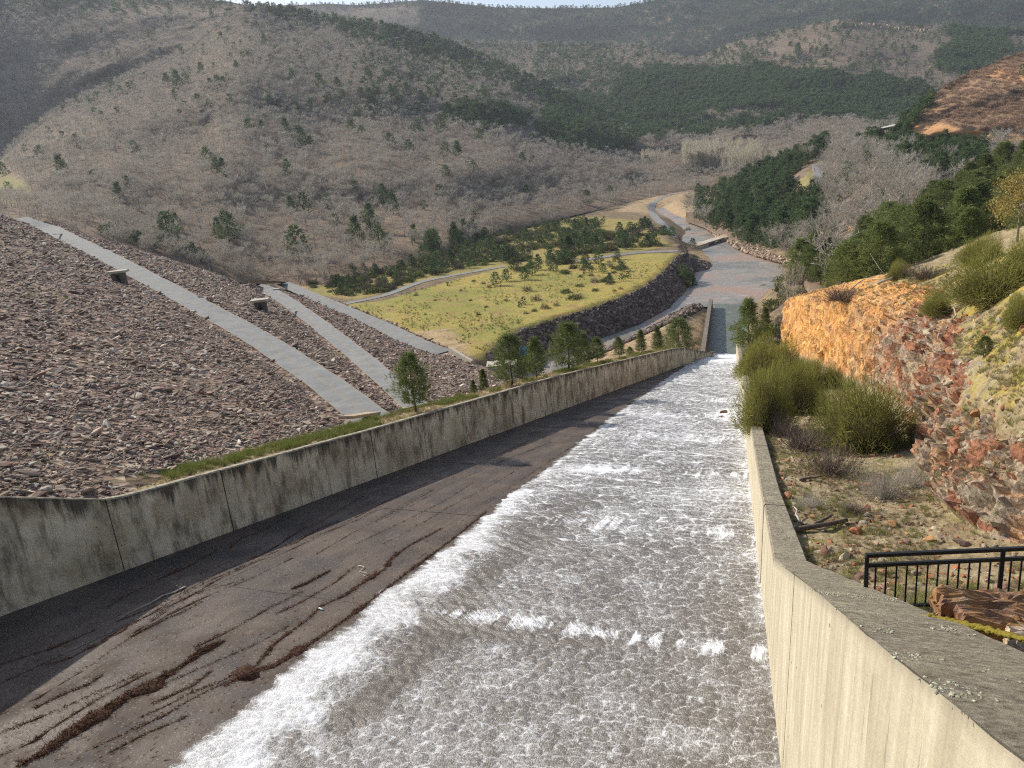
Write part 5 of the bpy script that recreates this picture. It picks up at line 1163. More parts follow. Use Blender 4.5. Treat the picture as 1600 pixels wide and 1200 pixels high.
# ------------------------------------------------------------------ trees standing just behind the left wall
def wallpt(px, off):
    r = ray(px, 560.0 if px > 700 else 640.0); best = None
    for y in np.linspace(20, 165, 1200):
        x = float(xlc(y))-0.42-off; P = np.array([x, y, float(max(zstrip(np.array(y), np.array(off)), -42.3))])
        u, v, w = project(P)
        if best is None or abs(u-px) < best[0]: best = (abs(u-px), P, v, w)
    return best[1], best[2], best[3]
def solo(name, kids, label, cat, P, h, wdt=1.0, group=None, rz=None, kid_names=('crown', 'trunk')):
    t = thing(name, label, cat, P, group, (0, 0, yaw() if rz is None else rz), (h*wdt, h*wdt, h))
    for k_, me in zip(kid_names, kids): link(k_, me, t)
    return t
for px, off, hpx, wd, pi, lab in [
    (650, 2.0, 96, 1.05, 0, 'single round pine with bare lower trunk in front of the road ends'),
    (742, 5.5, 30, 1.0, 3, 'smallest dark pine left of the concrete hut'), (757, 4.5, 40, 0.9, 3, 'small dark pine right beside its smaller twin by the concrete hut'),
    (800, 2.0, 82, 1.15, 1, 'tallest dense pine behind the left wall, left of the blue tank'), (838, 2.3, 66, 1.0, 2, 'narrower dense pine right of the blue tank'),
    (889, 2.2, 78, 1.2, 1, 'broad green pine in the middle of the row behind the wall'), (914, 4.2, 56, 1.0, 2, 'dark pine leaning out behind the broad middle one'),
    (934, 2.8, 42, 1.1, 0, 'small light green round pine in the wall row'), (968, 2.4, 36, 0.9, 0, 'slim little pine with visible trunk in the wall row'),
    (1002, 3.2, 38, 1.0, 3, 'small pointed pine near the lower end of the wall row'), (1028, 4.2, 42, 1.0, 3, 'young pine just left of the last big pine by the wall end'),
    (1061, 5.0, 64, 1.25, 1, 'last wide dark pine near the lower end of the left wall'), (985, 6.0, 22, 1.1, 0, 'tiny yellowish pine between two small pines of the wall row')]:
    P, v, w = wallpt(px, off); h = hpx*w/F*1.03; P[2] -= 0.1
    solo('pine_tree', PN[pi], lab, 'pine tree', P, h, wd, 'pines in a row behind the left wall')

# ------------------------------------------------------------------ broom and shrubs of the right bank
def broom(seed, n=9500, low=0.0):
    r = np.random.default_rng(seed); d = r.normal(size=(n, 3)); d[:, 2] = np.abs(d[:, 2])*0.9+0.05; d /= np.linalg.norm(d, axis=1, keepdims=True)
    lob = 1+0.16*np.sin(d[:, 0]*5+seed)+0.14*np.cos(d[:, 1]*6+seed*1.7)+0.10*np.sin(d[:, 2]*9)
    rr = r.uniform(0.30, 0.93, n)**0.6*lob
    B = d*rr[:, None]; B[:, 2] *= 1.05; D = d*0.95+np.array([-0.15, 0, 0.22])+r.normal(size=(n, 3))*0.42; D /= np.linalg.norm(D, axis=1, keepdims=True); D *= r.uniform(0.09, 0.24, n)[:, None]
    V, Fc = soup(B, D, np.full(n, 0.011)); top = mesh('broom_stems', V, Fc, M['broom'], False, {'rv': ('POINT', 'FLOAT', np.repeat(r.random(n), 3))})
    m = n//2; d = r.normal(size=(m, 3)); d[:, 2] = np.abs(d[:, 2])*0.5; d /= np.linalg.norm(d, axis=1, keepdims=True); B = d*r.uniform(0.02, 0.6, m)[:, None]; D = d*0.6+np.array([0, 0, 0.4])+r.normal(size=(m, 3))*0.3; D /= np.linalg.norm(D, axis=1, keepdims=True); D *= r.uniform(0.2, 0.45, m)[:, None]
    V, Fc = soup(B, D, np.full(m, 0.014)); base = mesh('broom_base', V, Fc, M['broomdark'], False, {'rv': ('POINT', 'FLOAT', np.repeat(r.random(m), 3))})
    return top, base
BRM = [broom(600+s, 10000) for s in range(4)]
TWG = [bush_mesh(620+s, 1500, M['bushbrown'], 0.45, 0.011, 0.85, 0.55, False, None, 0.1) for s in range(3)]
TWL = [bush_mesh(630+s, 1300, M['twig'], 0.50, 0.010, 0.8, 0.5, False, None, 0.05) for s in range(2)]
def bushat(px, py, wpx, hpx, kids, label, names=('stems', 'base'), name='broom_shrub', cat='broom bush', group=None, sink=0.05):
    P = right_px(px, py); w = project(P)[2]; R_ = wpx*w/F/2; H_ = hpx*w/F
    t = thing(name, label, cat, P-np.array([0, 0, sink*H_]), group, (0, 0, yaw()), (R_, R_, H_*0.92))
    for nme, me in zip(names, kids): link(nme, me, t)
    return P
for i, (px, py, w, h, lab) in enumerate([
    (1345, 700, 150, 118, 'large rounded green broom bush in the middle of the bench below the cliff'),
    (1196, 668, 84, 112, 'broom bush with splayed brown stems leaning over the water wall'),
    (1243, 640, 86, 88, 'olive broom bush behind the splayed one, right of the wall'),
    (1185, 585, 70, 62, 'yellow green broom bush by the wall near the dark pine'),
    (1222, 572, 64, 46, 'bright green low broom bush at the foot of the orange rock'),
    (1262, 600, 60, 50, 'small broom bush between the orange rock and the olive broom'),
    (1300, 598, 36, 34, 'thin dark green broom sprig against the orange rock face'),
    (1548, 466, 140, 74, 'broad broom bush on top of the slope at the right edge'),
    (1530, 408, 70, 46, 'yellow topped broom bush behind the broad one'),
    (1596, 508, 62, 56, 'small broom bush cut by the right edge of the view'),
    (1463, 488, 44, 40, 'small dark broom bush above the rocks left of the dead branches'),
    (1402, 432, 40, 30, 'grey green broom bush on the skyline of the cliff top'),
    (1600, 430, 70, 60, 'broom bush behind the right edge above the moss')]):
    bushat(px, py, w, h, BRM[i % 4], lab, group='broom bushes on the right bank')
for i, (px, py, w, h, lab) in enumerate([
    (1250, 700, 90, 60, 'brown twiggy bush below the olive broom bushes'), (1300, 740, 100, 62, 'brown leafless bush left of the large round broom'),
    (1225, 680, 50, 40, 'small brown bush beside the wall top'), (1380, 775, 90, 70, 'grey brown tangle below the large broom'), (1420, 760, 60, 60, 'dark tangle at the foot of the red rock face'),
    (1310, 470, 80, 34, 'brown dead shrub on top of the orange rock'), (1445, 432, 70, 34, 'brown dead shrub on the cliff top further right'), (1335, 800, 60, 26, 'low grey twigs on the bench'),
    (1265, 790, 60, 30, 'low dry shrub near the middle of the bench'), (1210, 610, 50, 50, 'brown stems among the broom beside the wall')]):
    bushat(px, py, w, h, [(TWG+TWL)[i % 5]], lab, ('twigs',), 'dry_shrub', 'dry bush', 'dry bushes on the right bank')
# little dark pine on the slope, dark pine beside the pool, birch, withered oak
P = right_px(1533, 553); w = project(P)[2]; solo('pine_tree', PN[1], 'tiny dark pine alone on the slope above the red rocks', 'pine tree', P-np.array([0, 0, 0.1]), 36*w/F, 1.3)
P = atd(1170, 556, 118.0); w = project(P)[2]; solo('pine_tree', PN[2], 'pointed dark green pine standing right of the pool', 'pine tree', P, 92*w/F, 1.0)
P = atd(1196, 530, 122.0); w = project(P)[2]; solo('pine_tree', PN[3], 'smaller green pine tucked behind the pointed one by the pool', 'pine tree', P, 52*w/F, 0.9)
P = atd(1240, 520, 119.0); w = project(P)[2]
b_ = MB(); q = [0, 0, 0]
b_.tube([(0, 0, 0), (0.0, 0, 0.3), (-0.012, 0, 0.62), (-0.02, 0, 1.0)], [0.011, 0.009, 0.006, 0.002], 6); b_.tube([(0, 0, 0.02), (-0.05, 0.02, 0.3), (-0.10, 0.02, 0.55), (-0.15, 0.0, 0.78)], [0.009, 0.007, 0.005, 0.002], 6)
b_.tube([(0.01, 0, 0.02), (0.03, -0.02, 0.35), (0.02, 0, 0.8)], [0.008, 0.005, 0.002], 6); b_.tube([(-0.10, 0.02, 0.5), (-0.19, 0.02, 0.62), (-0.25, 0, 0.70)], [0.004, 0.003, 0.001], 5); b_.tube([(0.02, 0, 0.5), (0.10, 0.0, 0.60), (0.20, 0, 0.72)], [0.004, 0.003, 0.001], 5)
t = thing('birch_tree', 'slender white birch with forked bare trunks left of the orange rock', 'birch', P, rot=(0, 0, -0.35), scale=(105*w/F,)*3); link('trunk', b_.mesh('birch_trunk', M['birch'], True), t)
r = np.random.default_rng(9); B = np.stack([r.uniform(-0.2, 0.15, 900), r.uniform(-0.1, 0.1, 900), r.uniform(0.35, 0.98, 900)], 1); D = r.normal(size=(900, 3))*0.3+np.array([0, 0, 0.6]); D *= 0.10/np.linalg.norm(D, axis=1, keepdims=True)
V, Fc = soup(B, D, np.full(900, 0.0035)); link('twigs', mesh('birch_twigs', V, Fc, M['twig'], False, {'rv': ('POINT', 'FLOAT', np.repeat(r.random(900), 3))}), t)
P = right_px(1588, 372); w = project(P)[2]; br = np.random.default_rng(12); n = 2600
c0 = br.normal(size=(16, 3))*np.array([0.20, 0.20, 0.16])+np.array([0, 0, 0.68]); B = c0[br.integers(0, 16, n)]+br.normal(size=(n, 3))*0.07; D = br.normal(size=(n, 3)); D *= 0.035/np.linalg.norm(D, axis=1, keepdims=True)
V, Fc = quadleaf(B, D, np.full(n, 0.02)); t = thing('oak_tree', 'young tree with withered yellow leaves at the right edge', 'tree', P, rot=(0, 0, 1), scale=(112*w/F,)*3)
link('crown', mesh('withered_crown', V, Fc, M['oakyellow'], False, {'rv': ('POINT', 'FLOAT', np.repeat(br.random(n), 4))}), t)
b_ = MB(); b_.tube([(0, 0, -0.05), (0.01, 0, 0.3), (0, 0.01, 0.7)], [0.018, 0.014, 0.006], 6)
for c_ in c0[:10]: b_.tube([(0, 0, 0.2+0.3*br.random()), tuple(c_)], [0.008, 0.002], 4)
link('trunk', b_.mesh('oak_trunk', M['barkgrey'], True), t)

# logs, dead branches
def gp(px, py, up=0.0): p = right_px(px, py); return p+np.array([0, 0, up])
def log(name, a, b, r0, r1, mat, label, cat='log', bend=0.05, branches=0, seed=0):
    rr_ = np.random.default_rng(seed); a, b = np.asarray(a), np.asarray(b); L_ = np.linalg.norm(b-a); pts = [a+(b-a)*f+rr_.normal(size=3)*bend*L_*0.3*(0 < f < 1)*np.array([1, 1, 0.3]) for f in np.linspace(0, 1, 6)]
    t = thing(name, label, cat, a); b_ = MB(); b_.tube([p-a for p in pts], list(np.linspace(r0, r1, 6)), 8); link('trunk', b_.mesh('log_trunk', mat, True), t)
    for k_ in range(branches):
        p = pts[rr_.integers(1, 6)]-a; d = rr_.normal(size=3); d[2] = abs(d[2])*0.6; d *= L_*rr_.uniform(0.12, 0.3)/np.linalg.norm(d); b_ = MB(); b_.tube([p, p+d*0.5+rr_.normal(size=3)*0.04*L_, p+d], [r1*0.7, r1*0.45, r1*0.15], 5); link('branch', b_.mesh('log_branch', mat, True), t)
log('fallen_log', gp(1226, 842, 0.12), gp(1322, 818, 0.15), 0.11, 0.07, M['darkwood'], 'thick dark rotten log lying on the bench next to the wall', seed=1)
log('fallen_log', gp(1270, 826, 0.10), gp(1300, 812, 0.2), 0.07, 0.05, M['darkwood'], 'shorter log propped on the thick rotten log', seed=2)
log('dead_branch', gp(1250, 818, 0.1), gp(1238, 798, 0.35), 0.05, 0.02, M['deadwood'], 'pale forked dead branch standing above the rotten log', 'branch', branches=6, seed=3)
log('dead_branch', gp(1320, 822, 0.06), gp(1365, 815, 0.1), 0.04, 0.015, M['darkwood'], 'thin dark branch to the right of the rotten log', 'branch', branches=3, seed=4)
log('dead_branch', gp(1300, 735, 0.1), gp(1335, 742, 0.3), 0.04, 0.015, M['deadwood'], 'grey dead branch across the middle of the bench', 'branch', branches=5, seed=5)
log('dead_branch', gp(1250, 752, 0.08), gp(1290, 745, 0.1), 0.06, 0.03, M['darkwood'], 'dark half buried branch in the middle of the bench', 'branch', branches=3, seed=6)
log('dead_branch', gp(1392, 758, 0.1), gp(1412, 745, 0.5), 0.03, 0.01, M['deadwood'], 'thin white stick leaning near the tangle', 'branch', branches=1, seed=7)
log('dead_branch', gp(1490, 500, 0.1), gp(1505, 470, 0.5), 0.06, 0.015, M['deadwood'], 'bleached dead branches below the broad broom bush', 'branch', bend=0.2, branches=14, seed=8)
log('fallen_log', gp(1300, 478, 0.15), gp(1352, 436, 0.3), 0.13, 0.06, M['deadwood'], 'grey fallen trunk slanting over the orange rock top', 'log', branches=3, seed=9)
log('fallen_log', gp(1370, 440, 0.15), gp(1440, 412, 0.3), 0.12, 0.05, M['deadwood'], 'grey fallen trunk on the skyline right of the first one', 'log', branches=3, seed=10)
log('stick', onplane(196, 962, NF, PF)+np.array([0, 0, 0.05]), onplane(290, 918, NF, PF)+np.array([0, 0, 0.05]), 0.012, 0.035, M['deadwood'], 'long pale bare branch lying on the dark chute floor in shade', 'stick', bend=0.06, branches=2, seed=11)
log('stick', onplane(560, 885, NF, PF)+np.array([0, 0, 0.05]), onplane(578, 905, NF, PF)+np.array([0, 0, 0.08]), 0.02, 0.01, M['deadwood'], 'short curved stick on the litter near the water edge', 'stick', bend=0.2, seed=12)

# loose rocks on the bench and slope
n = 6500; yv = 9+rng.random(n)**1.6*70; xv = xr(yv)+thr(yv)+0.2+rng.random(n)*7.5
k = (fbm(xv*0.5, yv*0.5, 3) > -0.05) | (rng.random(n) < 0.25); xv, yv = xv[k], yv[k]
P = np.array([[x, y, zright(x, y)+0.02] for x, y in zip(xv, yv)]); s = np.exp(rng.normal(-2.75, 0.55, len(P))); rr = rrot(len(P), 0.6)
scatter('rubble', P, rr, s, CROCKS, label='loose reddish stones strewn over the bench', cat='stones')
for i, (px, py, s_, lab) in enumerate([(1368, 852, 0.16, 'white stone on the bench left of the railing'), (1238, 690, 0.22, 'pale stone beside the wall top under the brown bush'), (1225, 742, 0.2, 'reddish stone near the wall in the middle of the bench'),
    (1232, 776, 0.28, 'rusty boulder pair nearest the wall, left one'), (1258, 776, 0.2, 'rusty boulder next to its twin, right one'), (1235, 836, 0.16, 'small pale stone under the rotten log end'), (1395, 820, 0.25, 'orange boulder above the railing corner'),
    (1290, 868, 0.3, 'flat pinkish rock beside the wall kink'), (1320, 872, 0.26, 'flat brown rock left of the railing'), (1300, 905, 0.2, 'small red rock against the wall edge'), (1450, 845, 0.2, 'grey angular rock behind the railing'), (1500, 850, 0.25, 'brown rock at the foot of the cliff behind the railing'), (1416, 848, 0.14, 'small grey rock right of the white stone')]):
    link('rock', CROCKS[i % 6] if i else PROCKS[0], None, lab, 'rock', loc=gp(px, py, 0.08), rot=rrot(1)[0], scale=(s_*1.3, s_, s_*0.8))
# boulders sticking out of the cliff slope
n = 520; i = rng.integers(200, 600, n); j = rng.integers(92, 200, n); k = (yc[i] < 100); i, j = i[k], j[k]
P = np.stack([XX2[i, j], YY[i, j], ZZ2[i, j]], 1); s = np.minimum(0.38, np.exp(rng.normal(-1.95, 0.5, len(P)))*np.interp(P[:, 1], [20, 60], [0.7, 1.5])); scatter('cliff_boulders', P, rrot(len(P), 0.7), s, CROCKS, label='rocks breaking out of the slope above the cliff', cat='rocks')

# ------------------------------------------------------------------ grass
def tuftmesh(seed, n, m, L=0.3, spread=0.18, W=0.012):
    r = np.random.default_rng(seed); a = r.uniform(0, 6.283, n); q = r.random(n)**0.6; B = np.stack([np.cos(a)*q*spread*0.4, np.sin(a)*q*spread*0.4, np.zeros(n)], 1)
    D = np.stack([np.cos(a)*q*0.6, np.sin(a)*q*0.6, np.ones(n)], 1)+r.normal(size=(n, 3))*0.22; D /= np.linalg.norm(D, axis=1, keepdims=True); D *= (L*r.uniform(0.4, 1.1, n))[:, None]
    V, Fc = soup(B, D, np.full(n, W)); return mesh('grass_tuft', V, Fc, m, False, {'rv': ('POINT', 'FLOAT', np.repeat(r.random(n), 3))})
TD = [tuftmesh(700+s, 34, M['drygrass']) for s in range(3)]; TG = [tuftmesh(710+s, 60, M['greengrass'], 0.5, 0.3) for s in range(3)]; TB = [tuftmesh(720+s, 40, M['broomdark'], 0.25, 0.3) for s in range(2)]
def grassfield(name, xv, yv, zf, mets, sc, label, pt=None):
    P = pt if pt is not None else np.array([[x, y, zf(x, y)] for x, y in zip(xv, yv)]); n = len(P)
    scatter(name, P, np.stack([rng.uniform(-.25, .25, n), rng.uniform(-.25, .25, n), rng.uniform(0, 6.28, n)], 1), rng.uniform(0.6, 1.2, n)*sc, mets, label=label, cat='grass')
n = 22000; yv = 9+rng.random(n)**1.5*95; xv = xr(yv)+thr(yv)+0.12+rng.random(n)*8.5; k = fbm(xv*0.4+3, yv*0.4, 4) > -0.12
grassfield('dry_grass', xv[k], yv[k], lambda x, y: zright(x, y), TD+TB+TB+TG[:1], 0.62, 'dry straw coloured grass covering the bench')
n = 26000; i = rng.integers(150, 640, n); j = rng.integers(125, 300, n); k = fbm(XX2[i, j]*0.3, YY[i, j]*0.3, 4) > -0.05; i, j = i[k], j[k]
grassfield('slope_grass', None, None, None, TD+TB+TG[:1], 0.75, 'dry and mossy grass on the slope above the cliff', pt=np.stack([XX2[i, j], YY[i, j], ZZ2[i, j]], 1))
# verge behind the left wall
n = 9000; yv = 16+rng.random(n)*140; dd = 0.15+rng.random(n)**1.3*6.0; k = (yv > 22) | (dd < 1); yv, dd = yv[k], dd[k]; P = np.stack([xlc(yv)-0.42-dd, yv, np.maximum(zstrip(yv, dd), -42.4)], 1)
grassfield('verge_grass', None, None, None, TD, 0.85, 'straw coloured grass on the verge behind the left wall', pt=P)
n = 3800; yv = 25+rng.random(n)*130; dd = 1.3+rng.random(n)*2.2+0.6*fbm(yv*0.1, yv*0, 3); k = fbm(yv*0.35, dd*0.5, 3) > 0.08-0.22*((yv > 27) & (yv < 50)); yv, dd = yv[k], dd[k]; P = np.stack([xlc(yv)-0.42-dd, yv, np.maximum(zstrip(yv, dd), -42.4)], 1)
grassfield('green_verge', None, None, None, TG, 1.05, 'lush green grass strip between the dam and the left wall', pt=P)
# tussocks on the dam face
n = 1500; d = 40*(6.0)**rng.random(n); az = rng.uniform(0.1, 1.2, n); x = -np.sin(az)*d; y = np.cos(az)*d; k = (fbm(x*0.06+5, y*0.06, 3) > 0.28) & (x < xl(y)-4) & ondam(x, y); x, y = x[k], y[k]
for rd, wa, wb_ in rds: k = dpoly(x, y, rd)[0] > wa+0.3; x, y = x[k], y[k]
grassfield('dam_tussocks', None, None, None, TG+TD+TD, 1.1, 'grass tussocks growing among the dam rocks', pt=np.stack([x, y, zdam(x, y)+0.1], 1))
# meadow tussocks
n = 9000; px = rng.uniform(540, 1075, n); py = rng.uniform(398, 560, n); k = inpoly(px, py, [(548, 482), (640, 452), (720, 436), (800, 420), (930, 408), (1060, 400), (1072, 410), (1050, 432), (965, 478), (880, 505), (800, 532), (760, 552), (700, 530)]) & (fbm(px*0.03, py*0.06, 4) > 0.05)
P = atz(px[k], py[k], ZM); P[:, 2] = zvalley(P[:, 0], P[:, 1]); grassfield('meadow_tussocks', None, None, None, TG+TD, 1.3, 'yellow green tussocks dotting the meadow', pt=P)

# ------------------------------------------------------------------ litter washed onto the chute floor
N = NB('wet_pine_litter', 0.9, 0.2); N.col(hsvvar(N, N.ramp(N.noise(12, 5, 0.7), [(0.3, (0.035, 0.014, 0.009)), (0.5, (0.075, 0.032, 0.02)), (0.7, (0.15, 0.08, 0.045))]), 0.1)); N.bump(N.noise(30, 4), 1.0, 0.05); M['litter'] = N.mat
N = NB('pine_litter_needles', 0.9, 0.2); N.col(N.mix(N.attr('rv'), (0.05, 0.022, 0.014), (0.20, 0.11, 0.055))); M['needle'] = N.mat
def drift(name, pts, label, h=0.4, needles=1500, stuff=False, parent=None):
    Q = np.array([list(onplane(p[0], p[1], NF, PF))+[p[2]] for p in pts]); out = []
    for i in range(len(Q)-1):
        nn = max(2, int(np.linalg.norm(Q[i+1, :3]-Q[i, :3])/0.08)); out += [Q[i]+(Q[i+1]-Q[i])*k_/nn for k_ in range(nn)]
    out.append(Q[-1]); out = np.array(out); c = out[:, :3]; w = out[:, 3]*np.clip(0.55+1.5*fbm(np.arange(len(out))*0.13+rng.random()*90, np.zeros(len(out)), 5), 0.02 if stuff else 0.3, 1.8); w[0] = w[-1] = 0.02
    T_ = np.gradient(c, axis=0); T_ /= np.linalg.norm(T_, axis=1, keepdims=True); S_ = np.cross(T_, (0, 0.2, 1.0)); S_ /= np.linalg.norm(S_, axis=1, keepdims=True)
    K_ = 11; u = np.linspace(-1, 1, K_); wob = 0.3*w[:, None]*fbm(np.arange(len(c))[:, None]*0.22+u*0.7, u[None, :]*1.3+np.zeros((len(c), 1)), 3)
    V = c[:, None, :]+S_[:, None, :]*(u[None, :, None]*w[:, None, None]+wob[..., None]*0.7)
    hh = h*w[:, None]*(1-u[None, :]**2)**0.8*(0.7+1.0*np.abs(fbm(V[..., 0]*5, V[..., 1]*5, 3)))-0.02; V[..., 2] += hh
    t = thing(name, label, 'debris') if not stuff else parent
    link('heap', mesh('litter_heap', V.reshape(-1, 3), gridfaces(len(c), K_), M['litter'], True), t)
    r = rng; i = r.integers(0, len(c), needles); v = r.normal(size=needles)*0.55; B = c[i]+S_[i]*(v*w[i])[:, None]; B[:, 2] += h*w[i]*np.clip(1-v**2, 0, 1)*0.9+0.0
    D = T_[i]*r.normal(size=(needles, 1))+S_[i]*r.normal(size=(needles, 1))*0.7+np.array([0, 0, 1])*np.abs(r.normal(size=(needles, 1)))*0.5; D /= np.linalg.norm(D, axis=1, keepdims=True); D *= r.uniform(0.05, 0.22, (needles, 1))
    V, Fc = soup(B, D, np.full(needles, 0.018)); o_ = link('needles', mesh('litter_needles', V, Fc, M['needle'], False, {'rv': ('POINT', 'FLOAT', np.repeat(r.random(needles), 3))}), t, kind='stuff')
    return t
drift('debris_pile', [(352, 1072, .10), (366, 1062, .38), (395, 1050, .55), (430, 1040, .50), (465, 1018, .34), (500, 996, .24), (540, 968, .20), (580, 938, .14), (640, 892, .10), (700, 848, .08), (760, 800, .05)], 'large reddish brown heap of twigs and needles at the edge of the foam', 0.45, 2600)
drift('debris_pile', [(30, 1196, .22), (70, 1176, .26), (110, 1146, .28), (170, 1108, .30), (205, 1084, .36), (232, 1076, .34), (250, 1062, .2), (285, 1040, .22), (315, 1018, .16), (350, 1002, .10)], 'long dark red windrow of pine litter in the lower left corner', 0.4, 2200)
drift('debris_pile', [(500, 948, .06), (540, 930, .12), (575, 905, .20), (600, 890, .16), (612, 872, .14), (640, 852, .08), (690, 826, .05)], 'reddish clump of needles beside the plastic bottle', 0.5, 1100)
drift('debris_pile', [(456, 920, .05), (478, 912, .16), (500, 900, .14), (515, 892, .06)], 'small clump of needles in the middle of the dry floor', 0.5, 500)
drift('debris_pile', [(400, 1040, .1), (430, 1005, .12), (450, 990, .12), (480, 968, .06), (500, 950, .05)], 'thin branch of the large heap pointing up the chute', 0.5, 500)
fl = thing('litter_streaks', 'many thin dark lines of needles washed along the dry chute floor', 'debris')
lines_px = [[(0, 1118), (60, 1092), (130, 1045), (200, 1000), (262, 960), (320, 932), (400, 900), (460, 872)], [(0, 1145), (60, 1120), (110, 1100), (160, 1080), (220, 1050)], [(0, 1065), (60, 1040), (110, 1025), (160, 1000), (220, 968), (300, 930), (380, 902)],
            [(0, 1180), (50, 1160), (90, 1135), (150, 1095), (230, 1050)], [(210, 990), (270, 950), (330, 912), (400, 880), (450, 860), (520, 828), (560, 812), (600, 790)], [(80, 1040), (160, 1002), (250, 950), (330, 905), (400, 878)], [(300, 900), (360, 878), (420, 868), (460, 850), (520, 825), (600, 785), (680, 748)],
            [(600, 850), (640, 830), (700, 795), (760, 765), (820, 730)], [(590, 815), (640, 790), (700, 758), (760, 730), (860, 690)], [(300, 1010), (360, 985), (420, 950), (470, 925)], [(240, 1100), (300, 1070), (330, 1050)], [(430, 960), (470, 940), (520, 910), (560, 880)],
            [(640, 860), (700, 826), (760, 785), (830, 740), (900, 692)], [(560, 850), (620, 820), (690, 785), (740, 756)], [(0, 1040), (80, 1015), (150, 985)], [(610, 800), (700, 752), (800, 705), (900, 664)], [(650, 872), (720, 828), (790, 776), (870, 720), (940, 664)]]
for _ in range(46):
    x0, y0 = rng.uniform(-10, 700), rng.uniform(700, 1180); n_ = rng.uniform(50, 240); sl_ = rng.uniform(-0.56, -0.44)
    pth = [(x0+n_*f, y0+sl_*n_*f+rng.normal()*1.5) for f in (0, .25, .5, .75, 1)]; q_ = [onplane(a, b__, NF, PF) for a, b__ in pth]
    if all(xl(v[1])+0.8 < v[0] < xwb(v[1])-0.5 for v in q_): lines_px.append(pth)
for L_ in lines_px: drift('x', [(a+rng.normal()*2, b__+rng.normal()*1.2, (0.02+0.05*rng.random())*(1 if a > 300 else 1.2)) for a, b__ in L_], '', 0.55, 260, True, fl)
# crumbs
n = 5200; px = rng.uniform(-20, 900, n); py = rng.uniform(640, 1220, n); P = onplane(px, py, NF, PF); k = (P[:, 0] > xl(P[:, 1])+0.3) & (P[:, 0] < xwb(P[:, 1])-0.1) & (P[:, 1] < 90); px, py, P = px[k], py[k], P[k]; P[:, 2] += 0.01
a_ = 1.48+rng.normal(size=len(P))*0.35; ln = rng.uniform(0.04, 0.22, len(P)); D = np.stack([np.cos(a_)*ln, np.sin(a_)*ln, -0.2*np.sin(a_)*ln+0.015], 1); W_ = rng.uniform(0.01, 0.04, len(P))
sd = np.cross(D, np.array([0, 0.2, 1.0])); sd /= np.linalg.norm(sd, axis=1, keepdims=True); V, Fc = soup(P, D, W_, sd); link('crumbs', mesh('litter_crumbs', V, Fc, M['needle'], False, {'rv': ('POINT', 'FLOAT', np.repeat(rng.random(len(P))*0.5, 3))}), fl, kind='stuff')
# plastic bottle, reddish stones in the water
P = onplane(502, 953, NF, PF); b_ = MB(); t = thing('plastic_bottle', 'small clear white plastic bottle lying on the dry floor near the foam', 'bottle', P+np.array([0, 0, 0.04]), rot=(0, 0, -0.3))
b_.tube([(-0.13, 0, 0), (-0.11, 0, 0), (0.05, 0, 0), (0.09, 0, 0), (0.12, 0, 0)], [0.03, 0.04, 0.04, 0.02, 0.015], 10); link('body', b_.mesh('bottle_body', M['bottle'], True), t); b_ = MB(); b_.tube([(0.12, 0, 0), (0.145, 0, 0)], [0.018, 0.018], 8); link('cap', b_.mesh('bottle_cap', M['blue'], True), t)
P = onplane(838, 661, NF, PF); link('scrap', rockmesh('scrap', M['plaster'], 77, 0.3, 1), None, 'small white scrap on the shaded floor far down the left wall', 'scrap', loc=P+np.array([0, 0, .05]), scale=0.12)
for px, py, s_, lab in [(1131, 648, 0.55, 'dark red rock breaking the white water beside the wall'), (1127, 655, 0.35, 'smaller reddish rock just in front of the one in the white water')]:
    P = onplane(px, py, NF, PF); link('rock', CROCKS[2], None, lab, 'rock', loc=P+np.array([0, 0, 0.2]), rot=(0.3, 0.2, 1), scale=s_)

# ------------------------------------------------------------------ railing and stone blocks
def cd(px, py, w): return ray(px, py)*(w/F)     # point at camera depth w
WR = 13.0
ft = thing('railing', 'black metal railing at the top of the right bank', 'railing', cd(1356, 868, WR)-np.array([0, 0, 1.1])); f0 = np.array(ft.location)
A_ = cd(1353, 868, WR)-f0; e = cd(1600, 857, WR)-f0; dr_ = (e-A_)/np.linalg.norm(e-A_); E_ = A_+dr_*4.6
def fbar(name, a, b, w, h): b_ = MB(); b_.bar(a, b, w, h); link(name, b_.mesh(name, M['black']), ft)
fbar('rail', A_, E_, 0.06, 0.065); fbar('rail', A_-np.array([0, 0, 0.19]), E_-np.array([0, 0, 0.19]), 0.05, 0.065)
fbar('rail', A_-np.array([0, 0, 1.02]), E_-np.array([0, 0, 1.02]), 0.05, 0.05)
sp_ = 212/F*WR; fp = np.linalg.norm(cd(1566, 862, WR)-f0-A_)
for k_ in range(3): p = A_+dr_*(0.02+fp*k_); fbar('post', p-np.array([0, 0, 1.14]), p+np.array([0, 0, 0.0])-np.array([0, 0, 0.035]), 0.065, 0.065)
nb = 13
for k_ in range(1, 30):
    if k_ % nb == 0: continue
    p = A_+dr_*(fp*k_/nb)
    if np.linalg.norm(p-A_) > 4.5: break
    fbar('baluster', p-np.array([0, 0, 1.02]), p-np.array([0, 0, 0.2]), 0.026, 0.026)
for _ in range(46):
    a, b__ = rng.uniform(1262, 1600), rng.uniform(300, 452)
    if not inpoly(np.array([a]), np.array([b__]), NEARP)[0]: continue
    P, ok = lay_px(LAY['right_bank'], np.array([a]), np.array([b__])); u_ = rng.random()
    link('shrub', (BUG if u_ < 0.4 else TWG if u_ < 0.8 else TWL)[int(rng.integers(2))], None, 'low bush between the tall pines above the cliff', 'bush', 'bushes between the tall pines', loc=P[0], rot=(0, 0, yaw()), scale=rng.uniform(1.2, 2.6))
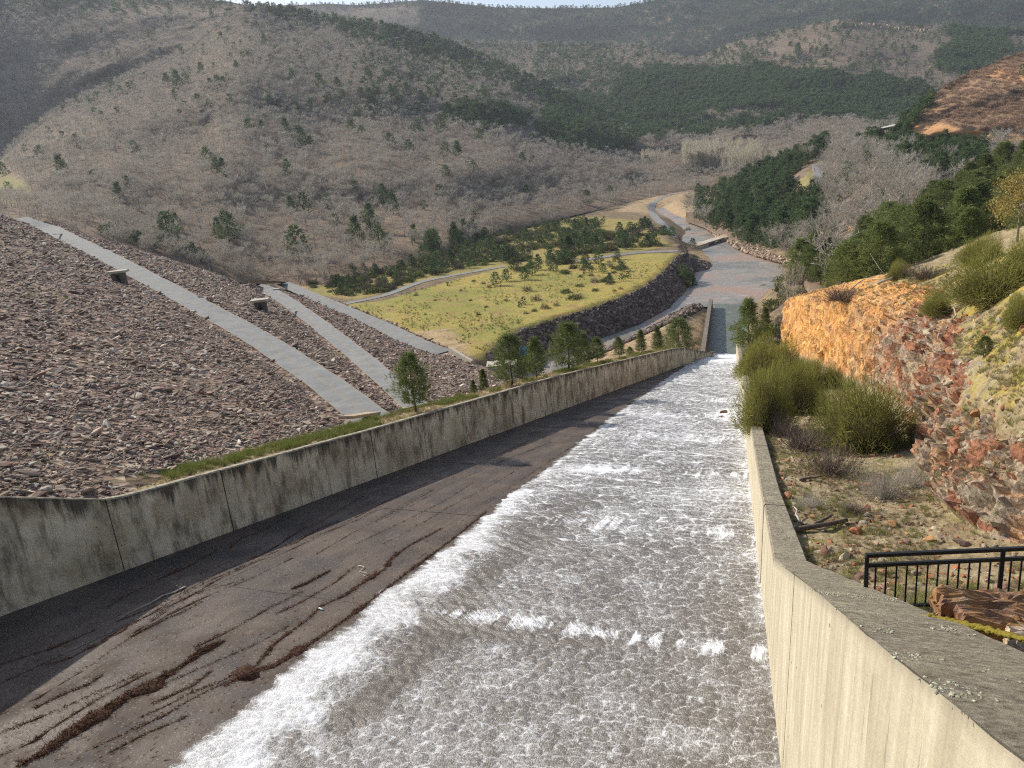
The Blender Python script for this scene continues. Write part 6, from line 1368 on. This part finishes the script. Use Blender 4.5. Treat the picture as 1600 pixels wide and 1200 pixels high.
N = NB('lichened_ochre_block', 0.95, 0.15); c = N.ramp(N.noise(2.2, 7, 0.7, dist=0.6), [(0.3, (0.20, 0.11, 0.075)), (0.45, (0.42, 0.24, 0.15)), (0.55, (0.52, 0.27, 0.10)), (0.7, (0.44, 0.36, 0.27))])
c = N.mix(N.ramp(N.noise(11, 5, 0.75), [(0.55, 0.0), (0.66, 0.8)]), c, (0.50, 0.45, 0.36)); c = N.mix(N.ramp(N.noise(5, 6, 0.75), [(0.3, 0.8), (0.42, 0.0)]), c, (0.07, 0.05, 0.035)); N.col(c); N.bump(N.noise(14, 8, 0.8), 1.0, 0.08); M['block'] = N.mat
def block(poly, dep, thick, name, label, mat=None, seed=0):
    """stone slab from its outline on a level top, thickness downwards"""
    r = np.random.default_rng(seed); P = [cd(px, py, w) for (px, py), w in zip(poly, dep)]; z0 = max(p[2] for p in P); n_ = len(P); V = []; Fc = []; cen = np.mean(P, axis=0)
    rings = [(1.0, -thick), (1.01, -thick*0.75), (1.03, -thick*0.5), (0.98, -thick*0.47), (1.0, -0.06), (0.96, 0.0), (0.8, 0.01), (0.6, 0.02), (0.4, 0.0), (0.2, 0.01)]
    sub = []; 
    for i in range(n_):
        for f in np.arange(0, 1, 0.1): sub.append(P[i]+(P[(i+1) % n_]-P[i])*f)
    for sc_, dz_ in rings:
        for p in sub: q_ = cen+(p-cen)*(sc_+0.02*r.normal()); V.append((q_[0], q_[1], q_[2]+dz_+r.normal()*0.010+0.05*float(fbm(q_[0]*4, q_[1]*4, 3))))
    m_ = len(sub)
    for k_ in range(len(rings)-1):
        for i in range(m_): Fc.append((k_*m_+i, k_*m_+(i+1) % m_, (k_+1)*m_+(i+1) % m_, (k_+1)*m_+i))
    Fc.append(tuple((len(rings)-1)*m_+i for i in range(m_)))
    return link(name, mesh(name, V, Fc, mat or M['block'], False), None, label, 'stone block')
block([(1457, 917), (1560, 922), (1680, 935), (1690, 975), (1520, 962), (1472, 940)], [9.6, 10.2, 10.8, 9.9, 9.2, 9.1], 0.30, 'stone_block', 'long reddish flat stone block under the railing', seed=1)
block([(1492, 942), (1600, 960), (1700, 985), (1700, 1010), (1600, 985), (1505, 962)], [8.9, 9.2, 9.4, 8.8, 8.6, 8.5], 0.42, 'stone_block', 'thick ochre stone block in front of the reddish one', seed=2)
block([(1572, 978), (1640, 985), (1720, 1020), (1700, 1040), (1610, 1010), (1576, 992)], [8.3, 8.5, 8.4, 8.0, 7.9, 8.0], 0.35, 'stone_block', 'rounded pale grey stone block at the right edge', PROCKS[0].materials[0], seed=3)
N = NB('yellow_moss', 0.95, 0.1); N.col(N.ramp(N.noise(14, 4), [(0.3, (0.10, 0.09, 0.02)), (0.6, (0.24, 0.19, 0.03))])); M['moss'] = N.mat
n = 260; f = rng.random(n); P = np.array([cd(1455+f_*160, 935+f_*105+rng.normal()*7, 9.0-f_*1.6) for f_ in f]); zt_ = ztr(P[:, 1]); P[:, 2] = zt_+0.0
me_ = [bpy.data.meshes.new_from_object(bpy.data.objects.new('t', tuft(50))) if False else tuft(50)]; me_[0].materials.clear(); me_[0].materials.append(M['moss'])
scatter('moss', P, rrot(n, 0.3), rng.uniform(0.015, 0.045, n), me_, label='yellow green moss between the wall top and the stone blocks', cat='moss')

# ------------------------------------------------------------------ small structures in the valley
# causeway with culvert
Pa = atz(1056, 392, -42.6); Pb = atz(1160, 360, -42.2); cs_ = thing('causeway', 'low stone causeway with a concrete culvert across the river', 'bridge', (0, 0, 0))
b_ = MB(); nrm = np.cross((Pb-Pa)/np.linalg.norm(Pb-Pa), (0, 0, 1.0)); pc = [Pa, Pa+(Pb-Pa)*0.36, Pa+(Pb-Pa)*0.62, Pb]
def seg(a, b, w, zt0, zb0, nm, mat):
    b__ = MB(); b__.hexa([a+nrm*w*1.6+np.array([0, 0, zb0-a[2]]), b+nrm*w*1.6+np.array([0, 0, zb0-b[2]]), b-nrm*w*1.6+np.array([0, 0, zb0-b[2]]), a-nrm*w*1.6+np.array([0, 0, zb0-a[2]]),
                          a+nrm*w+np.array([0, 0, zt0]), b+nrm*w+np.array([0, 0, zt0]), b-nrm*w+np.array([0, 0, zt0]), a-nrm*w+np.array([0, 0, zt0])]); link(nm, b__.mesh(nm, mat), cs_)
M['sand'] = M_simple('sandy_gravel', (0.34, 0.25, 0.16), (0.52, 0.42, 0.30), 0.8)
seg(pc[0], pc[1], 2.6, 0.0, -45, 'embankment', M['sand']); seg(pc[2], pc[3], 3.0, 0.0, -45, 'embankment', M['sand'])
b_ = MB(); b_.hexa([pc[1]+nrm*2.2+np.array([0, 0, -0.5]), pc[2]+nrm*2.2+np.array([0, 0, -0.5]), pc[2]-nrm*2.2+np.array([0, 0, -0.5]), pc[1]-nrm*2.2+np.array([0, 0, -0.5]), pc[1]+nrm*2.2, pc[2]+nrm*2.2, pc[2]-nrm*2.2, pc[1]-nrm*2.2]); link('deck', b_.mesh('deck', M['conc']), cs_)
for f in (0.0, 0.5, 1.0):
    q_ = pc[1]+(pc[2]-pc[1])*f; b_ = MB(); b_.bar(q_+nrm*2.4-np.array([0, 0, 1.2]), q_-nrm*2.4-np.array([0, 0, 1.2]), 0.5, 1.6); link('pier', b_.mesh('pier', M['conc']), cs_)
strip('road', np.array([Pb+(atz(1190, 338, -41.5)-Pb)*f for f in np.linspace(0, 1, 8)]), 1.8, M['asphalt'], 0.15)
# concrete outlet wall, hut, railing and blue tank beside the riprap
t = thing('outlet_wall', 'pale slanting concrete wing wall at the end of the lowest road', 'wall', (0, 0, 0)); a = atz(703, 552, ZM+0.8); b__ = atz(738, 573, ZM-0.6); b_ = MB(); b_.bar(a, b__, 0.6, 2.6); link('wing', b_.mesh('wing', M['conc']), t)
a = atz(690, 551, ZM+0.2); b__ = atz(706, 549, ZM+0.2); b_ = MB(); b_.bar(a, b__, 0.6, 1.2); link('headwall', b_.mesh('headwall', M['conc']), t)
H0 = atz(786, 586, -40.3); t = thing('concrete_hut', 'flat roofed white concrete hut half hidden by the tallest wall pine', 'hut', H0, rot=(0, 0, 0.35))
b_ = MB(); b_.box((0, 0, 1.15), (5.4, 3.6, 2.3)); link('walls', b_.mesh('hut_walls', M['plaster']), t); b_ = MB(); b_.box((0, 0, 2.4), (5.9, 4.2, 0.2)); link('roof', b_.mesh('hut_roof2', M['conc']), t); b_ = MB(); b_.box((-1.2, -1.82, 0.95), (0.9, 0.06, 1.8)); link('door', b_.mesh('hut_door2', M['steel']), t)
t = thing('white_railing', 'small white railing around the outlet steps left of the riprap', 'railing', atz(778, 548, ZM))
for i in range(6):
    b_ = MB(); b_.bar((i*1.0, -i*0.3, 0), (i*1.0, -i*0.3, 1.1), 0.08, 0.08); link('post', b_.mesh('rpost', M['plaster']), t)
for zz in (0.55, 1.1): b_ = MB(); b_.bar((0, 0, zz), (5.0, -1.5, zz), 0.07, 0.07); link('rail', b_.mesh('rrail', M['plaster']), t)
t = thing('blue_tank', 'bright blue tank between the two tallest wall pines', 'tank', atz(817, 556, -39.5)); b_ = MB(); b_.tube([(0, 0, 0), (0, 0, 0.2), (0, 0, 1.5), (0, 0, 1.9)], [1.0, 1.15, 1.15, 0.7], 16); link('body', b_.mesh('tank_body', M['blue'], True), t); b_ = MB(); b_.tube([(0, 0, 1.9), (0, 0, 2.05)], [0.35, 0.35], 12); link('lid', b_.mesh('tank_lid', M['blue'], True), t)
# pale gutter crossing the lower road ends
for (pa, pb, lab) in [((540, 657), (632, 642), 'pale concrete gutter along the foot of the upper road'), ((655, 641), (745, 622), 'pale concrete gutter past the end of the middle road')]:
    a, b__ = dpt(*pa)+np.array([0, 0, 0.25]), dpt(*pb)+np.array([0, 0, 0.25]); t = thing('gutter', lab, 'gutter', a); 
    for k_ in range(6):
        q0, q1 = (b__-a)*(k_+0.02)/6, (b__-a)*(k_+0.98)/6; b_ = MB(); b_.bar(q0, q1, 1.3, 0.25); link('slab', b_.mesh('gslab', M['sand']), t)
# power poles
def pole(px, py, hpx, label, layern='left_hill', arms=2):
    P, ok = lay_px(LAY[layern], np.array([px*1.0]), np.array([py*1.0])); P = P[0]; w = project(P)[2]; h = hpx*w/F; t = thing('power_pole', label, 'power pole', P, 'power poles in the woods')
    b_ = MB(); b_.tube([(0, 0, -0.5), (0, 0, h)], [0.32, 0.2], 6); link('mast', b_.mesh('mast', M['steel']), t)
    for k_ in range(arms): b_ = MB(); b_.bar((-h*0.14, 0, h*(0.97-0.13*k_)), (h*0.14, 0, h*(0.97-0.13*k_)), 0.3, 0.3); link('crossarm', b_.mesh('arm', M['steel']), t)
pole(383, 198, 24, 'white power pole beside two pines high on the left hillside', arms=1); pole(1097, 206, 24, 'white lattice pole in front of the valley pine stand'); pole(815, 212, 16, 'short pole at the left edge of the valley pine stand', arms=1); pole(1240, 200, 24, 'twin armed pole above the pale poplars')
# road, barriers and cut beyond the right bank
PR = LAY['right_bank']
def lp(name, px, py, up=0.0): P, _ = lay_px(LAY[name], np.array([px*1.0]), np.array([py*1.0])); return P[0]+np.array([0, 0, up])
t = np.linspace(0, 1, 14)
def roadpx(name, pts, w, up, layern='right_bank', mat=None):
    P = np.array([lp(layern, a, b__, up) for a, b__ in pts]); out = np.concatenate([P[i]+(P[i+1]-P[i])*np.linspace(0, 1, 6, endpoint=False)[:, None] for i in range(len(P)-1)]+[P[-1:]]); strip(name, out, w, mat or M['asphalt'], 0.3)
roadpx('road', [(1276, 258), (1279, 270), (1281, 285), (1280, 298)], 2.6, 0.3); roadpx('path', [(1250, 308), (1262, 300), (1272, 290)], 2.0, 0.3, mat=M['sand'])
P0, P1_ = atd(1356, 209, 560.0), atd(1402, 199, 470.0)
rd_ = np.array([P0+(P1_-P0)*f for f in np.linspace(0, 1, 8)]); strip('road', rd_, 5.0, M['asphalt'], 0.5)
def barrier(a, b__, n_, label):
    t = thing('guard_rail', label, 'guard rail', a); 
    for k_ in range(n_): q_ = (b__-a)*k_/(n_-1); b_ = MB(); b_.bar(q_-np.array([0, 0, 2.5]), q_+np.array([0, 0, 0.8]), 0.25, 0.25); link('post', b_.mesh('gpost', M['steel']), t)
    b_ = MB(); b_.bar(np.array([0, 0, 0.7]), b__-a+np.array([0, 0, 0.7]), 0.12, 0.4); link('beam', b_.mesh('gbeam', M['steel']), t)
barrier(P0+np.array([0, -5, 0.9]), P1_+np.array([0, -5, 0.9]), 8, 'pale guard rail on the near side of the far right road'); barrier(P0+np.array([0, 6, 1.0]), P1_+np.array([0, 6, 1.0]), 8, 'guard rail on the far side of the far right road')
rd_ = np.array([lp('orange_hill', a, b__, 0.6) for a, b__ in [(1540, 232), (1560, 230), (1600, 232)]]); strip('road', rd_, 4.0, M['asphalt'], 0.5)
# rock outcrop on the far brown hill
t = thing('rock_outcrop', 'row of pale upright rocks on the crest of the far brown hill', 'rocks', (0, 0, 0))
for i in range(46):
    a = 1312+i*3.1+rng.normal(); b__ = np.interp(a, [1310, 1360, 1400, 1455], [38, 42, 46, 50])+rng.normal()*1.2
    if rng.random() < 0.22*(a > 1385): continue
    P = lp('outcrop_hill', a, max(b__, np.interp(a, LAY['outcrop_hill']['xs'], LAY['outcrop_hill']['top'])+1)); link('rock', PROCKS[i % 5], t, loc=P+np.array([0, 0, 3]), rot=rrot(1)[0], scale=(4, 3.5, rng.uniform(5, 10)))

# ------------------------------------------------------------------ haze
if HAZE > 0:
    b_ = MB(); x0, x1, y0, y1, z0, z1 = -3600, 2600, -60, 5200, -1500, 1500
    b_.hexa([(x0, y0, z0), (x1, y0, z0), (x1, y1, z0), (x0, y1, z0), (x0, y0, z1), (x1, y0, z1), (x1, y1, z1), (x0, y1, z1)])
    hm, nt = newmat('haze'); ou = nt.nodes.new('ShaderNodeOutputMaterial'); pv_ = nt.nodes.new('ShaderNodeVolumePrincipled'); pv_.inputs['Density'].default_value = HAZE; pv_.inputs['Color'].default_value = (0.80, 0.88, 1.0, 1); pv_.inputs['Anisotropy'].default_value = 0.2
    nt.links.new(pv_.outputs[0], ou.inputs['Volume']); link('haze', b_.mesh('haze', hm), kind='stuff')
